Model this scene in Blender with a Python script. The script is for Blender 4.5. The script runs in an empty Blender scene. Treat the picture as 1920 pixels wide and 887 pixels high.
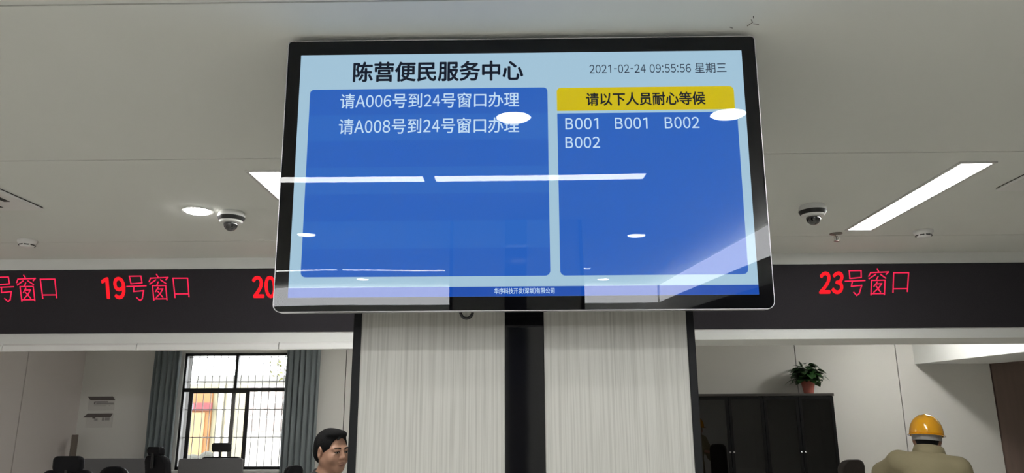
import bpy, math, random
import numpy as np
from mathutils import Matrix, Vector
from math import sin, cos, pi, radians, sqrt

# ------------------------------------------------------------------ camera, world, exposure
SC = bpy.context.scene
COL = SC.collection
EYE = Vector((0.0, 0.0, 1.42))
CEIL = 2.52
cd = bpy.data.cameras.new('camera')
cam = bpy.data.objects.new('camera', cd)
COL.objects.link(cam)
cd.sensor_fit = 'HORIZONTAL'
cd.sensor_width = 36.0
cd.lens = 1400.5 / 1920.0 * 36.0
cd.clip_start = 0.02
cam.matrix_world = (Matrix.Translation(EYE) @ Matrix.Rotation(radians(0.767), 4, 'Z')
                    @ Matrix.Rotation(pi / 2 + radians(13.82), 4, 'X') @ Matrix.Rotation(radians(-0.289), 4, 'Z'))
SC.camera = cam
SC.view_settings.view_transform = 'Standard'
SC.view_settings.look = 'None'
SC.view_settings.gamma = 1.0
SC.view_settings.use_curve_mapping = False
SC.view_settings.exposure = 0.35

W = bpy.data.worlds.new('sky')
SC.world = W
W.use_nodes = True
bg = W.node_tree.nodes['Background']
bg.inputs['Color'].default_value = (0.93, 0.97, 1.0, 1)
bg.inputs['Strength'].default_value = 11.0

sun_data = bpy.data.lights.new('sun', 'SUN')
sun_data.energy = 2.0
sun_data.angle = radians(1.0)
sun_data.color = (1.0, 0.95, 0.86)
sun = bpy.data.objects.new('sun', sun_data)
COL.objects.link(sun)
sun.rotation_euler = Vector((0.25, 0.75, -0.8)).to_track_quat('-Z', 'Y').to_euler()
sun.location = (0, -4, 12)

LAMP = 22.0      # radiance of the light strips behind the camera
FRONT = 36.0     # radiance of the two long panels before the counters
OFFICE = 40.0    # radiance of the office panel and of the added one
DOWN = 40.0      # radiance of the round downlights
BAND = 11.0      # radiance of the frosted light bands behind the camera

random.seed(7)
RNG = np.random.default_rng(5)

# ------------------------------------------------------------------ materials
def nt(m):
    m.use_nodes = True
    return m.node_tree

def mat(name, col, rough=0.6, metal=0.0, spec=0.5, var=0.0, vscale=8.0, bump=0.0, bscale=60.0, emit=None, estr=1.0,
        stretch=(1, 1, 1), coat=0.0, sheen=0.0):
    m = bpy.data.materials.new(name)
    t = nt(m)
    N, L = t.nodes, t.links
    p = N['Principled BSDF']
    p.inputs['Base Color'].default_value = (*col, 1)
    p.inputs['Roughness'].default_value = rough
    p.inputs['Metallic'].default_value = metal
    p.inputs['Specular IOR Level'].default_value = spec
    p.inputs['Coat Weight'].default_value = coat
    if sheen:
        p.inputs['Sheen Weight'].default_value = sheen
    if var or bump:
        tc = N.new('ShaderNodeTexCoord')
        mp = N.new('ShaderNodeMapping')
        mp.inputs['Scale'].default_value = stretch
        L.new(tc.outputs['Object'], mp.inputs['Vector'])
    if var:
        nz = N.new('ShaderNodeTexNoise')
        nz.inputs['Scale'].default_value = vscale
        nz.inputs['Detail'].default_value = 4
        L.new(mp.outputs['Vector'], nz.inputs['Vector'])
        mx = N.new('ShaderNodeMix')
        mx.data_type = 'RGBA'
        mx.inputs['A'].default_value = (*[c * (1 - var) for c in col], 1)
        mx.inputs['B'].default_value = (*[min(1, c * (1 + var)) for c in col], 1)
        L.new(nz.outputs['Fac'], mx.inputs['Factor'])
        L.new(mx.outputs['Result'], p.inputs['Base Color'])
    if bump:
        nb = N.new('ShaderNodeTexNoise')
        nb.inputs['Scale'].default_value = bscale
        nb.inputs['Detail'].default_value = 3
        L.new(mp.outputs['Vector'], nb.inputs['Vector'])
        bp = N.new('ShaderNodeBump')
        bp.inputs['Strength'].default_value = bump
        bp.inputs['Distance'].default_value = 0.01
        L.new(nb.outputs['Fac'], bp.inputs['Height'])
        L.new(bp.outputs['Normal'], p.inputs['Normal'])
    if emit is not None:
        p.inputs['Emission Color'].default_value = (*emit, 1)
        p.inputs['Emission Strength'].default_value = estr
    return m

def lamp_mat(name, col, strength):
    m = bpy.data.materials.new(name)
    t = nt(m)
    t.nodes.clear()
    e = t.nodes.new('ShaderNodeEmission')
    e.inputs['Color'].default_value = (*col, 1)
    e.inputs['Strength'].default_value = strength
    o = t.nodes.new('ShaderNodeOutputMaterial')
    t.links.new(e.outputs[0], o.inputs['Surface'])
    return m

def glass_mat(name, ior=1.45, tint=(1, 1, 1), wav=0.0, rough=0.0):
    m = bpy.data.materials.new(name)
    t = nt(m)
    N, L = t.nodes, t.links
    N.clear()
    tr = N.new('ShaderNodeBsdfTransparent')
    tr.inputs['Color'].default_value = (*tint, 1)
    gl = N.new('ShaderNodeBsdfGlossy')
    gl.inputs['Roughness'].default_value = rough
    fr = N.new('ShaderNodeFresnel')
    fr.inputs['IOR'].default_value = ior
    mx = N.new('ShaderNodeMixShader')
    o = N.new('ShaderNodeOutputMaterial')
    L.new(fr.outputs[0], mx.inputs[0])
    L.new(tr.outputs[0], mx.inputs[1])
    L.new(gl.outputs[0], mx.inputs[2])
    L.new(mx.outputs[0], o.inputs['Surface'])
    if wav:
        tc = N.new('ShaderNodeTexCoord')
        nz = N.new('ShaderNodeTexNoise')
        nz.inputs['Scale'].default_value = 2.2
        nz.inputs['Detail'].default_value = 0
        L.new(tc.outputs['Object'], nz.inputs['Vector'])
        bp = N.new('ShaderNodeBump')
        bp.inputs['Strength'].default_value = 1.0
        bp.inputs['Distance'].default_value = wav
        L.new(nz.outputs['Fac'], bp.inputs['Height'])
        L.new(bp.outputs['Normal'], gl.inputs['Normal'])
    return m

def stripe_mat(name, a, b, sx=150.0):
    """fine vertical grain: noise squeezed along z"""
    m = bpy.data.materials.new(name)
    t = nt(m)
    N, L = t.nodes, t.links
    p = N['Principled BSDF']
    p.inputs['Roughness'].default_value = 0.55
    tc = N.new('ShaderNodeTexCoord')
    mp = N.new('ShaderNodeMapping')
    mp.inputs['Scale'].default_value = (sx, 1, 1.6)
    L.new(tc.outputs['Object'], mp.inputs['Vector'])
    n1 = N.new('ShaderNodeTexNoise')
    n1.inputs['Scale'].default_value = 1.0
    n1.inputs['Detail'].default_value = 3
    n1.inputs['Roughness'].default_value = 0.7
    L.new(mp.outputs['Vector'], n1.inputs['Vector'])
    r = N.new('ShaderNodeValToRGB')
    r.color_ramp.elements[0].position = 0.33
    r.color_ramp.elements[0].color = (*a, 1)
    r.color_ramp.elements[1].position = 0.56
    r.color_ramp.elements[1].color = (*b, 1)
    L.new(n1.outputs['Fac'], r.inputs['Fac'])
    L.new(r.outputs['Color'], p.inputs['Base Color'])
    return m

M = {}
M['ceil'] = mat('ceiling_paint', (0.77, 0.785, 0.745), 0.85, var=0.02, vscale=2)
M['slab'] = mat('roof_concrete', (0.06, 0.06, 0.06), 0.9, var=0.2)
M['white'] = mat('white_paint', (0.82, 0.83, 0.81), 0.6, var=0.02)
M['rail'] = mat('white_rail', (0.90, 0.90, 0.885), 0.35, var=0.01)
M['bulk'] = mat('bulkhead_paint', (0.74, 0.73, 0.70), 0.8, var=0.02)
M['wallL'] = mat('pinkish_wall_board', (0.78, 0.715, 0.69), 0.7, var=0.03, vscale=1.2)
M['wallB'] = mat('beige_wall_board', (0.76, 0.745, 0.71), 0.7, var=0.03, vscale=1.0)
M['lobby'] = mat('lobby_wall_paint', (0.66, 0.65, 0.62), 0.8, var=0.03)
M['groove'] = mat('dark_groove', (0.03, 0.028, 0.025), 0.8)
M['brown'] = mat('brown_veneer', (0.21, 0.150, 0.125), 0.5, var=0.15, vscale=3, stretch=(8, 8, 0.6))
M['tile'] = mat('floor_tile', (0.68, 0.66, 0.61), 0.25, var=0.05, vscale=3)
M['black'] = mat('led_panel_black', (0.033, 0.030, 0.036), 0.75, spec=0.25, var=0.25, vscale=160)
M['blackgloss'] = mat('black_glass', (0.006, 0.006, 0.0075), 0.06, spec=0.5, bump=0.02, bscale=3)
M['trimblack'] = mat('black_trim', (0.010, 0.0105, 0.012), 0.5, spec=0.2, var=0.1)
M['silver'] = mat('brushed_silver', (0.52, 0.51, 0.53), 0.35, metal=1.0, var=0.03)
M['alu'] = mat('lamp_frame_grey', (0.62, 0.62, 0.60), 0.45, metal=0.2, var=0.02)
M['plastic'] = mat('white_plastic', (0.78, 0.78, 0.76), 0.35, var=0.01)
M['darkplastic'] = mat('black_plastic', (0.012, 0.012, 0.012), 0.4, var=0.1)
M['dome'] = mat('smoked_dome', (0.03, 0.03, 0.03), 0.04, spec=0.8, coat=0.6, var=0.05)
M['stripe'] = stripe_mat('vertical_grain_panel', (0.42, 0.415, 0.385), (0.56, 0.555, 0.52))
M['panel_lamp'] = lamp_mat('panel_lamp', (1.0, 1.0, 0.97), LAMP)
M['front_lamp'] = lamp_mat('front_panel_lamp', (1.0, 1.0, 0.97), FRONT)
M['office_lamp'] = lamp_mat('office_panel_lamp', (1.0, 0.98, 0.93), OFFICE)
M['down_lamp'] = lamp_mat('down_lamp', (1.0, 0.99, 0.95), DOWN)
M['band_lamp'] = lamp_mat('band_lamp', (0.97, 0.98, 1.0), BAND)
M['red'] = lamp_mat('red_led', (1.0, 0.012, 0.02), 1.05)
M['redthin'] = lamp_mat('red_led_fine', (0.80, 0.020, 0.075), 1.0)
def screen_mat(name, c, var=0.0):
    return lamp_mat(name, c, 0.78)
M['s_light'] = screen_mat('screen_pale_blue', (0.37, 0.56, 0.70))
M['s_blue'] = screen_mat('screen_blue', (0.024, 0.122, 0.520))
M['s_blue_row'] = screen_mat('screen_blue_row', (0.030, 0.140, 0.540))
M['s_foot'] = screen_mat('screen_deep_blue', (0.011, 0.078, 0.44))
M['s_yellow'] = screen_mat('screen_yellow', (0.62, 0.50, 0.006))
M['s_ink'] = screen_mat('screen_ink', (0.006, 0.009, 0.020))
M['s_ink2'] = screen_mat('screen_ink_thin', (0.03, 0.045, 0.075))
M['s_text'] = screen_mat('screen_text', (0.56, 0.74, 0.92))
M['surround'] = mat('display_surround', (0.004, 0.004, 0.0048), 0.9, spec=0.0, var=0.05)
M['tvglass'] = glass_mat('display_glass', 1.45, wav=0.0012)
M['winglass'] = glass_mat('window_glass', 1.45)
M['cabglass'] = glass_mat('smoked_cabinet_glass', 2.1, tint=(0.16, 0.17, 0.19), wav=0.0010)
M['winframe'] = mat('dark_window_aluminium', (0.03, 0.03, 0.03), 0.4, metal=0.4, var=0.1)
M['grille'] = mat('grey_grille_steel', (0.20, 0.195, 0.185), 0.6, metal=0.0, var=0.1)
M['curtain'] = mat('slate_curtain', (0.215, 0.245, 0.258), 0.9, sheen=0.2, var=0.12, vscale=14, stretch=(1, 1, 0.2))
M['sill'] = mat('white_stone_sill', (0.8, 0.79, 0.76), 0.4, var=0.03)
M['screenfab'] = mat('grey_screen_fabric', (0.17, 0.168, 0.175), 0.9, var=0.1, vscale=120)
M['chairblack'] = mat('black_chair_leather', (0.008, 0.008, 0.010), 0.6, spec=0.2, var=0.2, vscale=30, bump=0.1, bscale=150)
M['chairmesh'] = mat('black_chair_mesh', (0.016, 0.016, 0.016), 0.8, var=0.4, vscale=240)
M['chairbrown'] = mat('dark_brown_leather', (0.022, 0.016, 0.013), 0.55, var=0.35, vscale=40, bump=0.2, bscale=120)
M['brass'] = mat('sprinkler_metal', (0.24, 0.23, 0.21), 0.4, metal=0.7, var=0.1)
M['chrome'] = mat('chrome', (0.8, 0.8, 0.8), 0.12, metal=1.0, var=0.02)
M['board'] = mat('brown_board', (0.15, 0.12, 0.10), 0.7, var=0.25, vscale=8, stretch=(10, 10, 0.7))
M['paper'] = mat('notice_paper', (0.66, 0.64, 0.61), 0.7, var=0.02)
M['noticeink'] = mat('notice_dark_band', (0.13, 0.11, 0.105), 0.7, var=0.1, vscale=60)
M['noticegrey'] = mat('notice_grey_text', (0.36, 0.34, 0.33), 0.7, var=0.3, vscale=160)
M['pot'] = mat('terracotta_plastic', (0.42, 0.115, 0.085), 0.5, var=0.08)
M['soil'] = mat('potting_soil', (0.05, 0.035, 0.025), 0.95, var=0.3, vscale=90)
M['leaf'] = mat('pothos_leaf', (0.028, 0.082, 0.022), 0.4, var=0.45, vscale=18)
M['cabinet'] = mat('black_cabinet_board', (0.006, 0.006, 0.0065), 0.45, spec=0.25, var=0.1)
M['cabtop'] = mat('dark_brown_cabinet_top', (0.05, 0.045, 0.04), 0.45, var=0.15)
M['skin'] = mat('skin', (0.45, 0.25, 0.17), 0.5, var=0.10, vscale=26, bump=0.04, bscale=90)
M['lip'] = mat('lip', (0.24, 0.10, 0.085), 0.45, var=0.05)
M['hair'] = mat('black_hair', (0.007, 0.007, 0.0075), 0.8, spec=0.15, var=0.4, vscale=60, stretch=(6, 1, 1), bump=0.35, bscale=140)
M['eye'] = mat('dark_eye', (0.02, 0.013, 0.010), 0.2)
M['eyewhite'] = mat('eye_white', (0.45, 0.41, 0.37), 0.3)
M['jacket'] = mat('black_jacket_cloth', (0.016, 0.016, 0.018), 0.8, var=0.2, vscale=30, bump=0.2, bscale=25)
M['trousers'] = mat('dark_trouser_cloth', (0.02, 0.021, 0.026), 0.85, var=0.15)
M['khaki'] = mat('khaki_work_cloth', (0.275, 0.235, 0.140), 0.85, var=0.10, vscale=9, bump=0.35, bscale=11)
M['khakidark'] = mat('khaki_seam', (0.12, 0.10, 0.06), 0.85, var=0.1)
M['shoe'] = mat('black_shoe', (0.012, 0.012, 0.012), 0.4, var=0.1)
M['helmet'] = mat('yellow_helmet_shell', (0.80, 0.37, 0.010), 0.16, spec=0.6, coat=0.5, var=0.03)
M['band'] = mat('grey_helmet_band', (0.30, 0.295, 0.28), 0.5, var=0.15, vscale=40)
M['mark'] = mat('ceiling_mark_dark', (0.10, 0.09, 0.08), 0.9, var=0.3, vscale=120)
# outdoors
M['e_ground'] = mat('pale_concrete', (0.30, 0.28, 0.23), 0.9, var=0.08)
M['e_white'] = mat('white_render', (0.40, 0.39, 0.37), 0.8, var=0.04)
M['e_cream'] = mat('cream_render', (0.150, 0.135, 0.085), 0.8, var=0.06)
M['e_orange'] = mat('orange_render', (0.155, 0.062, 0.016), 0.8, var=0.1)
M['e_door'] = mat('pale_orange_door', (0.17, 0.105, 0.045), 0.7, var=0.1)
M['e_banner'] = mat('red_banner', (0.085, 0.008, 0.012), 0.7, var=0.1)
M['e_bannerw'] = mat('banner_white_patch', (0.11, 0.09, 0.14), 0.7, var=0.1)
M['e_pink'] = mat('pinkish_window', (0.155, 0.125, 0.12), 0.5, var=0.1)
M['e_grey'] = mat('grey_parapet', (0.12, 0.12, 0.11), 0.8, var=0.1)
M['e_hedge'] = mat('grey_green_hedge', (0.022, 0.022, 0.016), 0.9, var=0.4, vscale=30)
M['e_leaf'] = mat('sunlit_leaf', (0.075, 0.08, 0.012), 0.6, var=0.3, vscale=12)
M['e_bark'] = mat('grey_bark', (0.07, 0.06, 0.05), 0.9, var=0.3, vscale=20)

# ------------------------------------------------------------------ mesh helpers
class MB:
    def __init__(s):
        s.v, s.f = [], []
    def add(s, vs, fs):
        n = len(s.v)
        s.v += [tuple(p) for p in vs]
        s.f += [tuple(n + i for i in q) for q in fs]
        return s
    def box(s, x0, x1, y0, y1, z0, z1):
        vs = [(x0, y0, z0), (x1, y0, z0), (x1, y1, z0), (x0, y1, z0), (x0, y0, z1), (x1, y0, z1), (x1, y1, z1), (x0, y1, z1)]
        return s.add(vs, [(0, 3, 2, 1), (4, 5, 6, 7), (0, 1, 5, 4), (1, 2, 6, 5), (2, 3, 7, 6), (3, 0, 4, 7)])
    def prism(s, pts, d, axis='z', o=0.0):
        """polygon pts (counter-clockwise in the plane) pushed from o to o+d along axis"""
        n = len(pts)
        def P(a, b, c):
            return {'z': (a, b, c), 'y': (a, c, b), 'x': (c, a, b)}[axis]
        vs = [P(a, b, o) for a, b in pts] + [P(a, b, o + d) for a, b in pts]
        fs = [tuple(range(n))[::-1], tuple(range(n, 2 * n))] + [(i, (i + 1) % n, n + (i + 1) % n, n + i) for i in range(n)]
        return s.add(vs, fs)
    def ring(s, outer, inner, d, axis='y', o=0.0):
        n = len(outer)
        def P(a, b, c):
            return {'z': (a, b, c), 'y': (a, c, b), 'x': (c, a, b)}[axis]
        vs = [P(*p, o) for p in outer] + [P(*p, o) for p in inner] + [P(*p, o + d) for p in outer] + [P(*p, o + d) for p in inner]
        fs = []
        for i in range(n):
            j = (i + 1) % n
            fs += [(i, j, n + j, n + i), (2 * n + i, 3 * n + i, 3 * n + j, 2 * n + j), (i, 2 * n + i, 2 * n + j, j), (n + i, n + j, 3 * n + j, 3 * n + i)]
        return s.add(vs, fs)
    def lathe(s, prof, c=(0, 0, 0), n=32):
        """profile (r, z) turned about the z axis through c"""
        vs, fs = [], []
        for r, z in prof:
            for k in range(n):
                a = 2 * pi * k / n
                vs.append((c[0] + r * cos(a), c[1] + r * sin(a), c[2] + z))
        m = len(prof)
        for i in range(m - 1):
            for k in range(n):
                j = (k + 1) % n
                fs.append((i * n + k, i * n + j, (i + 1) * n + j, (i + 1) * n + k))
        fs.append(tuple(range(n))[::-1])
        fs.append(tuple((m - 1) * n + k for k in range(n)))
        return s.add(vs, fs)
    def tube(s, path, r, n=10, r1=None):
        path = [Vector(p) for p in path]
        m = len(path)
        vs, fs = [], []
        up = None
        for i, p in enumerate(path):
            d = (path[min(i + 1, m - 1)] - path[max(i - 1, 0)]).normalized()
            if up is None:
                up = Vector((0, 0, 1)) if abs(d.z) < 0.9 else Vector((1, 0, 0))
            a = d.cross(up).normalized()
            b = a.cross(d).normalized()
            up = b
            rr = r if r1 is None else r + (r1 - r) * i / (m - 1)
            for k in range(n):
                t = 2 * pi * k / n
                vs.append(p + a * (rr * cos(t)) + b * (rr * sin(t)))
        for i in range(m - 1):
            for k in range(n):
                j = (k + 1) % n
                fs.append((i * n + k, i * n + j, (i + 1) * n + j, (i + 1) * n + k))
        fs.append(tuple(range(n))[::-1])
        fs.append(tuple((m - 1) * n + k for k in range(n)))
        return s.add(vs, fs)
    def ball(s, c, r, nu=20, nv=12):
        r = (r, r, r) if not hasattr(r, '__len__') else r
        vs = [(c[0], c[1], c[2] - r[2])]
        for i in range(1, nv):
            p = -pi / 2 + pi * i / nv
            for k in range(nu):
                t = 2 * pi * k / nu
                vs.append((c[0] + r[0] * cos(p) * cos(t), c[1] + r[1] * cos(p) * sin(t), c[2] + r[2] * sin(p)))
        vs.append((c[0], c[1], c[2] + r[2]))
        fs = []
        for k in range(nu):
            fs.append((0, 1 + (k + 1) % nu, 1 + k))
            for i in range(nv - 2):
                a = 1 + i * nu
                fs.append((a + k, a + (k + 1) % nu, a + nu + (k + 1) % nu, a + nu + k))
            a = 1 + (nv - 2) * nu
            fs.append((a + k, a + (k + 1) % nu, len(vs) - 1))
        return s.add(vs, fs)
    def move(s, m):
        s.v = [tuple(m @ Vector(p)) for p in s.v]
        return s
    def obj(s, name, material, parent=None, smooth=False, bevel=0.0, seg=2, world=False, solid=0.0):
        vs = s.v
        if world and parent is not None:
            L = parent.location
            vs = [(p[0] - L.x, p[1] - L.y, p[2] - L.z) for p in vs]
        me = bpy.data.meshes.new(name)
        me.from_pydata(vs, [], s.f)
        me.validate()
        import bmesh
        bm = bmesh.new()
        bm.from_mesh(me)
        bmesh.ops.recalc_face_normals(bm, faces=bm.faces)
        bm.to_mesh(me)
        bm.free()
        return link(name, me, material, parent, smooth, bevel, seg, solid)

def link(name, me, material, parent=None, smooth=False, bevel=0.0, seg=2, solid=0.0):
    o = bpy.data.objects.new(name, me)
    COL.objects.link(o)
    me.materials.append(material)
    if smooth:
        me.shade_smooth()
        if smooth != 'all':
            me.set_sharp_from_angle(angle=radians(40))
    if solid:
        md = o.modifiers.new('solid', 'SOLIDIFY')
        md.thickness = solid
        md.offset = 0
    if bevel:
        md = o.modifiers.new('bevel', 'BEVEL')
        md.width = bevel
        md.segments = seg
        md.limit_method = 'ANGLE'
    if parent is not None:
        o.parent = parent
    return o

def tag(o, label=None, cat=None, group=None, kind=None):
    if label: o['label'] = label
    if cat: o['category'] = cat
    if group: o['group'] = group
    if kind: o['kind'] = kind
    return o

def thing(name, label, cat, loc=(0, 0, 0), rz=0.0, group=None):
    o = bpy.data.objects.new(name, None)
    COL.objects.link(o)
    o.empty_display_size = 0.1
    o.location = loc
    o.rotation_euler = (0, 0, rz)
    return tag(o, label, cat, group)

def struct(o):
    o['kind'] = 'structure'
    return o

def dup(root, loc, rz=None, label=None, group=None):
    def cp(o, par):
        c = o.copy()
        COL.objects.link(c)
        if par is not None:
            c.parent = par
        for ch in list(o.children):
            cp(ch, c)
        return c
    r = cp(root, None)
    r.location = loc
    if rz is not None:
        r.rotation_euler = (0, 0, rz)
    if label: r['label'] = label
    if group: r['group'] = group
    return r

def rrect(x0, x1, z0, z1, r, n=6):
    """rounded rectangle, r one radius or (bottom-left, bottom-right, top-right, top-left)"""
    rs = (r,) * 4 if not hasattr(r, '__len__') else r
    cs = [(x0, z0, 1, 1, pi), (x1, z0, -1, 1, 1.5 * pi), (x1, z1, -1, -1, 0), (x0, z1, 1, -1, 0.5 * pi)]
    pts = []
    for (x, z, sx, sz, a0), q in zip(cs, rs):
        for k in range(n + 1):
            a = a0 + 0.5 * pi * k / n
            pts.append((x + sx * q + q * cos(a), z + sz * q + q * sin(a)))
    return pts

GLYPHS = {}
def glyph(ch):
    """outline of one character as (vertices, faces), one em high; latin ones are drawn to a narrow cell"""
    if ch in GLYPHS:
        return GLYPHS[ch]
    if ch == '1':
        v = np.array([(0.56, 0), (0.56, 0.735), (0.50, 0.735), (0.29, 0.640), (0.29, 0.560), (0.475, 0.640), (0.475, 0)], float)
        f = [(0, 1, 2, 5), (0, 5, 6), (2, 3, 4, 5)]
    else:
        c = bpy.data.curves.new('lettering', 'FONT')
        c.body = chr(ord(ch) + 0xFEE0) if ord(ch) < 128 else ch
        c.size = 1
        c.resolution_u = 4
        o = bpy.data.objects.new('lettering', c)
        COL.objects.link(o)
        me = bpy.data.meshes.new_from_object(o.evaluated_get(bpy.context.evaluated_depsgraph_get()))
        bpy.data.objects.remove(o)
        bpy.data.curves.remove(c)
        v = np.array([(p.co.x, p.co.y) for p in me.vertices])
        f = [tuple(p.vertices) for p in me.polygons]
        bpy.data.meshes.remove(me)
    adv = 1.0
    if ord(ch) < 128:
        w, adv = {'-': (0.26, 0.40), ':': (0.10, 0.26), '(': (0.20, 0.34), ')': (0.20, 0.34), 'A': (0.60, 0.65), 'B': (0.47, 0.64), '1': (0.26, 0.56)}.get(ch, (0.455, 0.56))
        lo, hi = v[:, 0].min(), v[:, 0].max()
        off = {'1': -0.05}.get(ch, 0.0)
        v[:, 0] = (v[:, 0] - lo) / (hi - lo) * w + 0.5 * (adv - w) + off
    GLYPHS[ch] = (v, f, adv)
    return GLYPHS[ch]

def lettering(body, x0, x1, z0, z1, y, material, parent, bold=0.0):
    """writing set into the box x0..x1, z0..z1 of the parent's own x-z plane, facing -y"""
    vs, fs, pen, n = [], [], 0.0, 0
    for ch in body:
        if ch == ' ':
            pen += 0.28
            continue
        v, f, adv = glyph(ch)
        vs.append(v + np.array([pen, 0.0]))
        fs += [tuple(i + n for i in q) for q in f]
        n += len(v)
        pen += adv
    v = np.concatenate(vs)
    lo, hi = v.min(0), v.max(0)
    co = np.empty((n, 3))
    co[:, 0] = x0 + (v[:, 0] - lo[0]) / (hi[0] - lo[0]) * (x1 - x0)
    co[:, 2] = z0 + (v[:, 1] - lo[1]) / (hi[1] - lo[1]) * (z1 - z0)
    co[:, 1] = y
    av, af = [co], list(fs)
    if bold:   # heavier strokes: the same outlines again, shifted a little all round
        for q in range(8):
            o = co.copy()
            o[:, 0] += bold * (z1 - z0) * cos(q * pi / 4)
            o[:, 2] += bold * (z1 - z0) * sin(q * pi / 4)
            af += [tuple(i + (q + 1) * n for i in f) for f in fs]
            av.append(o)
    me = bpy.data.meshes.new('lettering')
    me.from_pydata(np.concatenate(av).tolist(), [], af)
    return link('lettering', me, material, parent)

# ------------------------------------------------------------------ signed-distance bodies (people)
class Field:
    def __init__(s, lo, hi, h):
        s.h = h
        s.lo = np.array(lo, np.float32)
        s.n = np.ceil((np.array(hi) - np.array(lo)) / h).astype(int) + 1
        s.f = np.full(s.n, 1.0, np.float32)
        s.ax = [s.lo[i] + h * np.arange(s.n[i], dtype=np.float32) for i in range(3)]
    def block(s, lo, hi):
        a = np.clip(np.floor((np.array(lo) - s.lo) / s.h).astype(int), 0, s.n)
        b = np.clip(np.ceil((np.array(hi) - s.lo) / s.h).astype(int) + 1, 0, s.n)
        sl = tuple(slice(a[i], b[i]) for i in range(3))
        if any(b[i] <= a[i] for i in range(3)):
            return None, None
        X, Y, Z = np.meshgrid(*[s.ax[i][a[i]:b[i]] for i in range(3)], indexing='ij', sparse=True)
        return sl, (X, Y, Z)
    def put(s, prim, k=0.02, op='add'):
        lo, hi, fn = prim
        pad = k + 4 * s.h
        sl, P = s.block(np.array(lo) - pad, np.array(hi) + pad)
        if sl is None:
            return
        d = fn(*P)
        a = s.f[sl]
        if op == 'sub':
            d = -d
            hh = np.maximum(k - np.abs(a - d), 0) / k
            s.f[sl] = np.maximum(a, d) + hh * hh * k * 0.25
        else:
            hh = np.maximum(k - np.abs(a - d), 0) / k
            s.f[sl] = np.minimum(a, d) - hh * hh * k * 0.25
    def cut(s, fn):
        X, Y, Z = np.meshgrid(*s.ax, indexing='ij', sparse=True)
        s.f = np.maximum(s.f, fn(X, Y, Z)).astype(np.float32)
    def mesh(s, name, material, parent=None):
        f, h = s.f, s.h
        ins = f < 0
        n = np.array(f.shape) - 1
        cnt = np.zeros(n, np.int16)
        acc = [np.zeros(n, np.float32) for _ in range(3)]
        base = [np.arange(n[i], dtype=np.float32).reshape([-1 if j == i else 1 for j in range(3)]) for i in range(3)]
        def sl(o):
            return tuple(slice(o[i], o[i] + n[i]) for i in range(3))
        for ax in range(3):
            others = [i for i in range(3) if i != ax]
            for u in (0, 1):
                for w in (0, 1):
                    o0 = [0, 0, 0]; o0[others[0]] = u; o0[others[1]] = w
                    o1 = list(o0); o1[ax] = 1
                    a, b = f[sl(o0)], f[sl(o1)]
                    x = ins[sl(o0)] != ins[sl(o1)]
                    t = np.where(x, a / np.where(x, a - b, 1), 0)
                    cnt += x
                    for i in range(3):
                        if i == ax:
                            acc[i] += np.where(x, t, 0)
                        elif o0[i]:
                            acc[i] += x
        act = cnt > 0
        idx = np.full(n, -1, np.int64)
        idx[act] = np.arange(act.sum())
        vs = np.stack([(s.lo[i] + h * (base[i] + np.where(act, acc[i] / np.maximum(cnt, 1), 0)))[act] for i in range(3)], 1)
        fs = []
        for ax in range(3):
            o = [i for i in range(3) if i != ax]
            c0 = [slice(1, n[i]) for i in range(3)]; c0[ax] = slice(0, n[ax])
            p0 = list(c0); p1 = list(c0); p1[ax] = slice(1, n[ax] + 1)
            A, B = ins[tuple(p0)], ins[tuple(p1)]
            x = A != B
            def g(da, db):
                q = [slice(0, n[ax]) if i == ax else None for i in range(3)]
                q[o[0]] = slice(1 - da, n[o[0]] - da)
                q[o[1]] = slice(1 - db, n[o[1]] - db)
                return idx[tuple(q)][x]
            quad = np.stack([g(0, 0), g(1, 0), g(1, 1), g(0, 1)], 1)
            fl = A[x] if ax != 1 else ~A[x]
            quad[~fl] = quad[~fl][:, ::-1]
            fs.append(quad)
        fs = np.concatenate(fs)
        fs = fs[(fs >= 0).all(1)]
        me = bpy.data.meshes.new(name)
        me.vertices.add(len(vs))
        me.vertices.foreach_set('co', vs.astype(np.float32).reshape(-1))
        me.loops.add(len(fs) * 4)
        me.loops.foreach_set('vertex_index', fs.astype(np.int32).reshape(-1))
        me.polygons.add(len(fs))
        me.polygons.foreach_set('loop_start', np.arange(0, len(fs) * 4, 4, dtype=np.int32))
        me.update(calc_edges=True)
        me.validate()
        import bmesh
        bm = bmesh.new()
        bm.from_mesh(me)
        bmesh.ops.recalc_face_normals(bm, faces=bm.faces)
        bm.to_mesh(me)
        bm.free()
        o = link(name, me, material, parent, smooth='all')
        return o

def ell(c, r, R=None):
    c = np.array(c, float)
    r = np.array(r, float)
    R = np.eye(3) if R is None else np.array(R)
    m = r.max()
    def fn(X, Y, Z):
        x, y, z = X - c[0], Y - c[1], Z - c[2]
        q = [R[0, i] * x + R[1, i] * y + R[2, i] * z for i in range(3)]
        k0 = np.sqrt(sum((q[i] / r[i]) ** 2 for i in range(3)))
        k1 = np.sqrt(sum((q[i] / r[i] ** 2) ** 2 for i in range(3))) + 1e-6
        return k0 * (k0 - 1) / k1
    return c - m, c + m, fn

def cap(a, b, ra, rb=None):
    a = np.array(a, float); b = np.array(b, float)
    rb = ra if rb is None else rb
    ba = b - a
    L = max(ba @ ba, 1e-9)
    m = max(ra, rb)
    def fn(X, Y, Z):
        x, y, z = X - a[0], Y - a[1], Z - a[2]
        t = np.clip((x * ba[0] + y * ba[1] + z * ba[2]) / L, 0, 1)
        return np.sqrt((x - t * ba[0]) ** 2 + (y - t * ba[1]) ** 2 + (z - t * ba[2]) ** 2) - (ra + (rb - ra) * t)
    return np.minimum(a, b) - m, np.maximum(a, b) + m, fn

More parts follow.
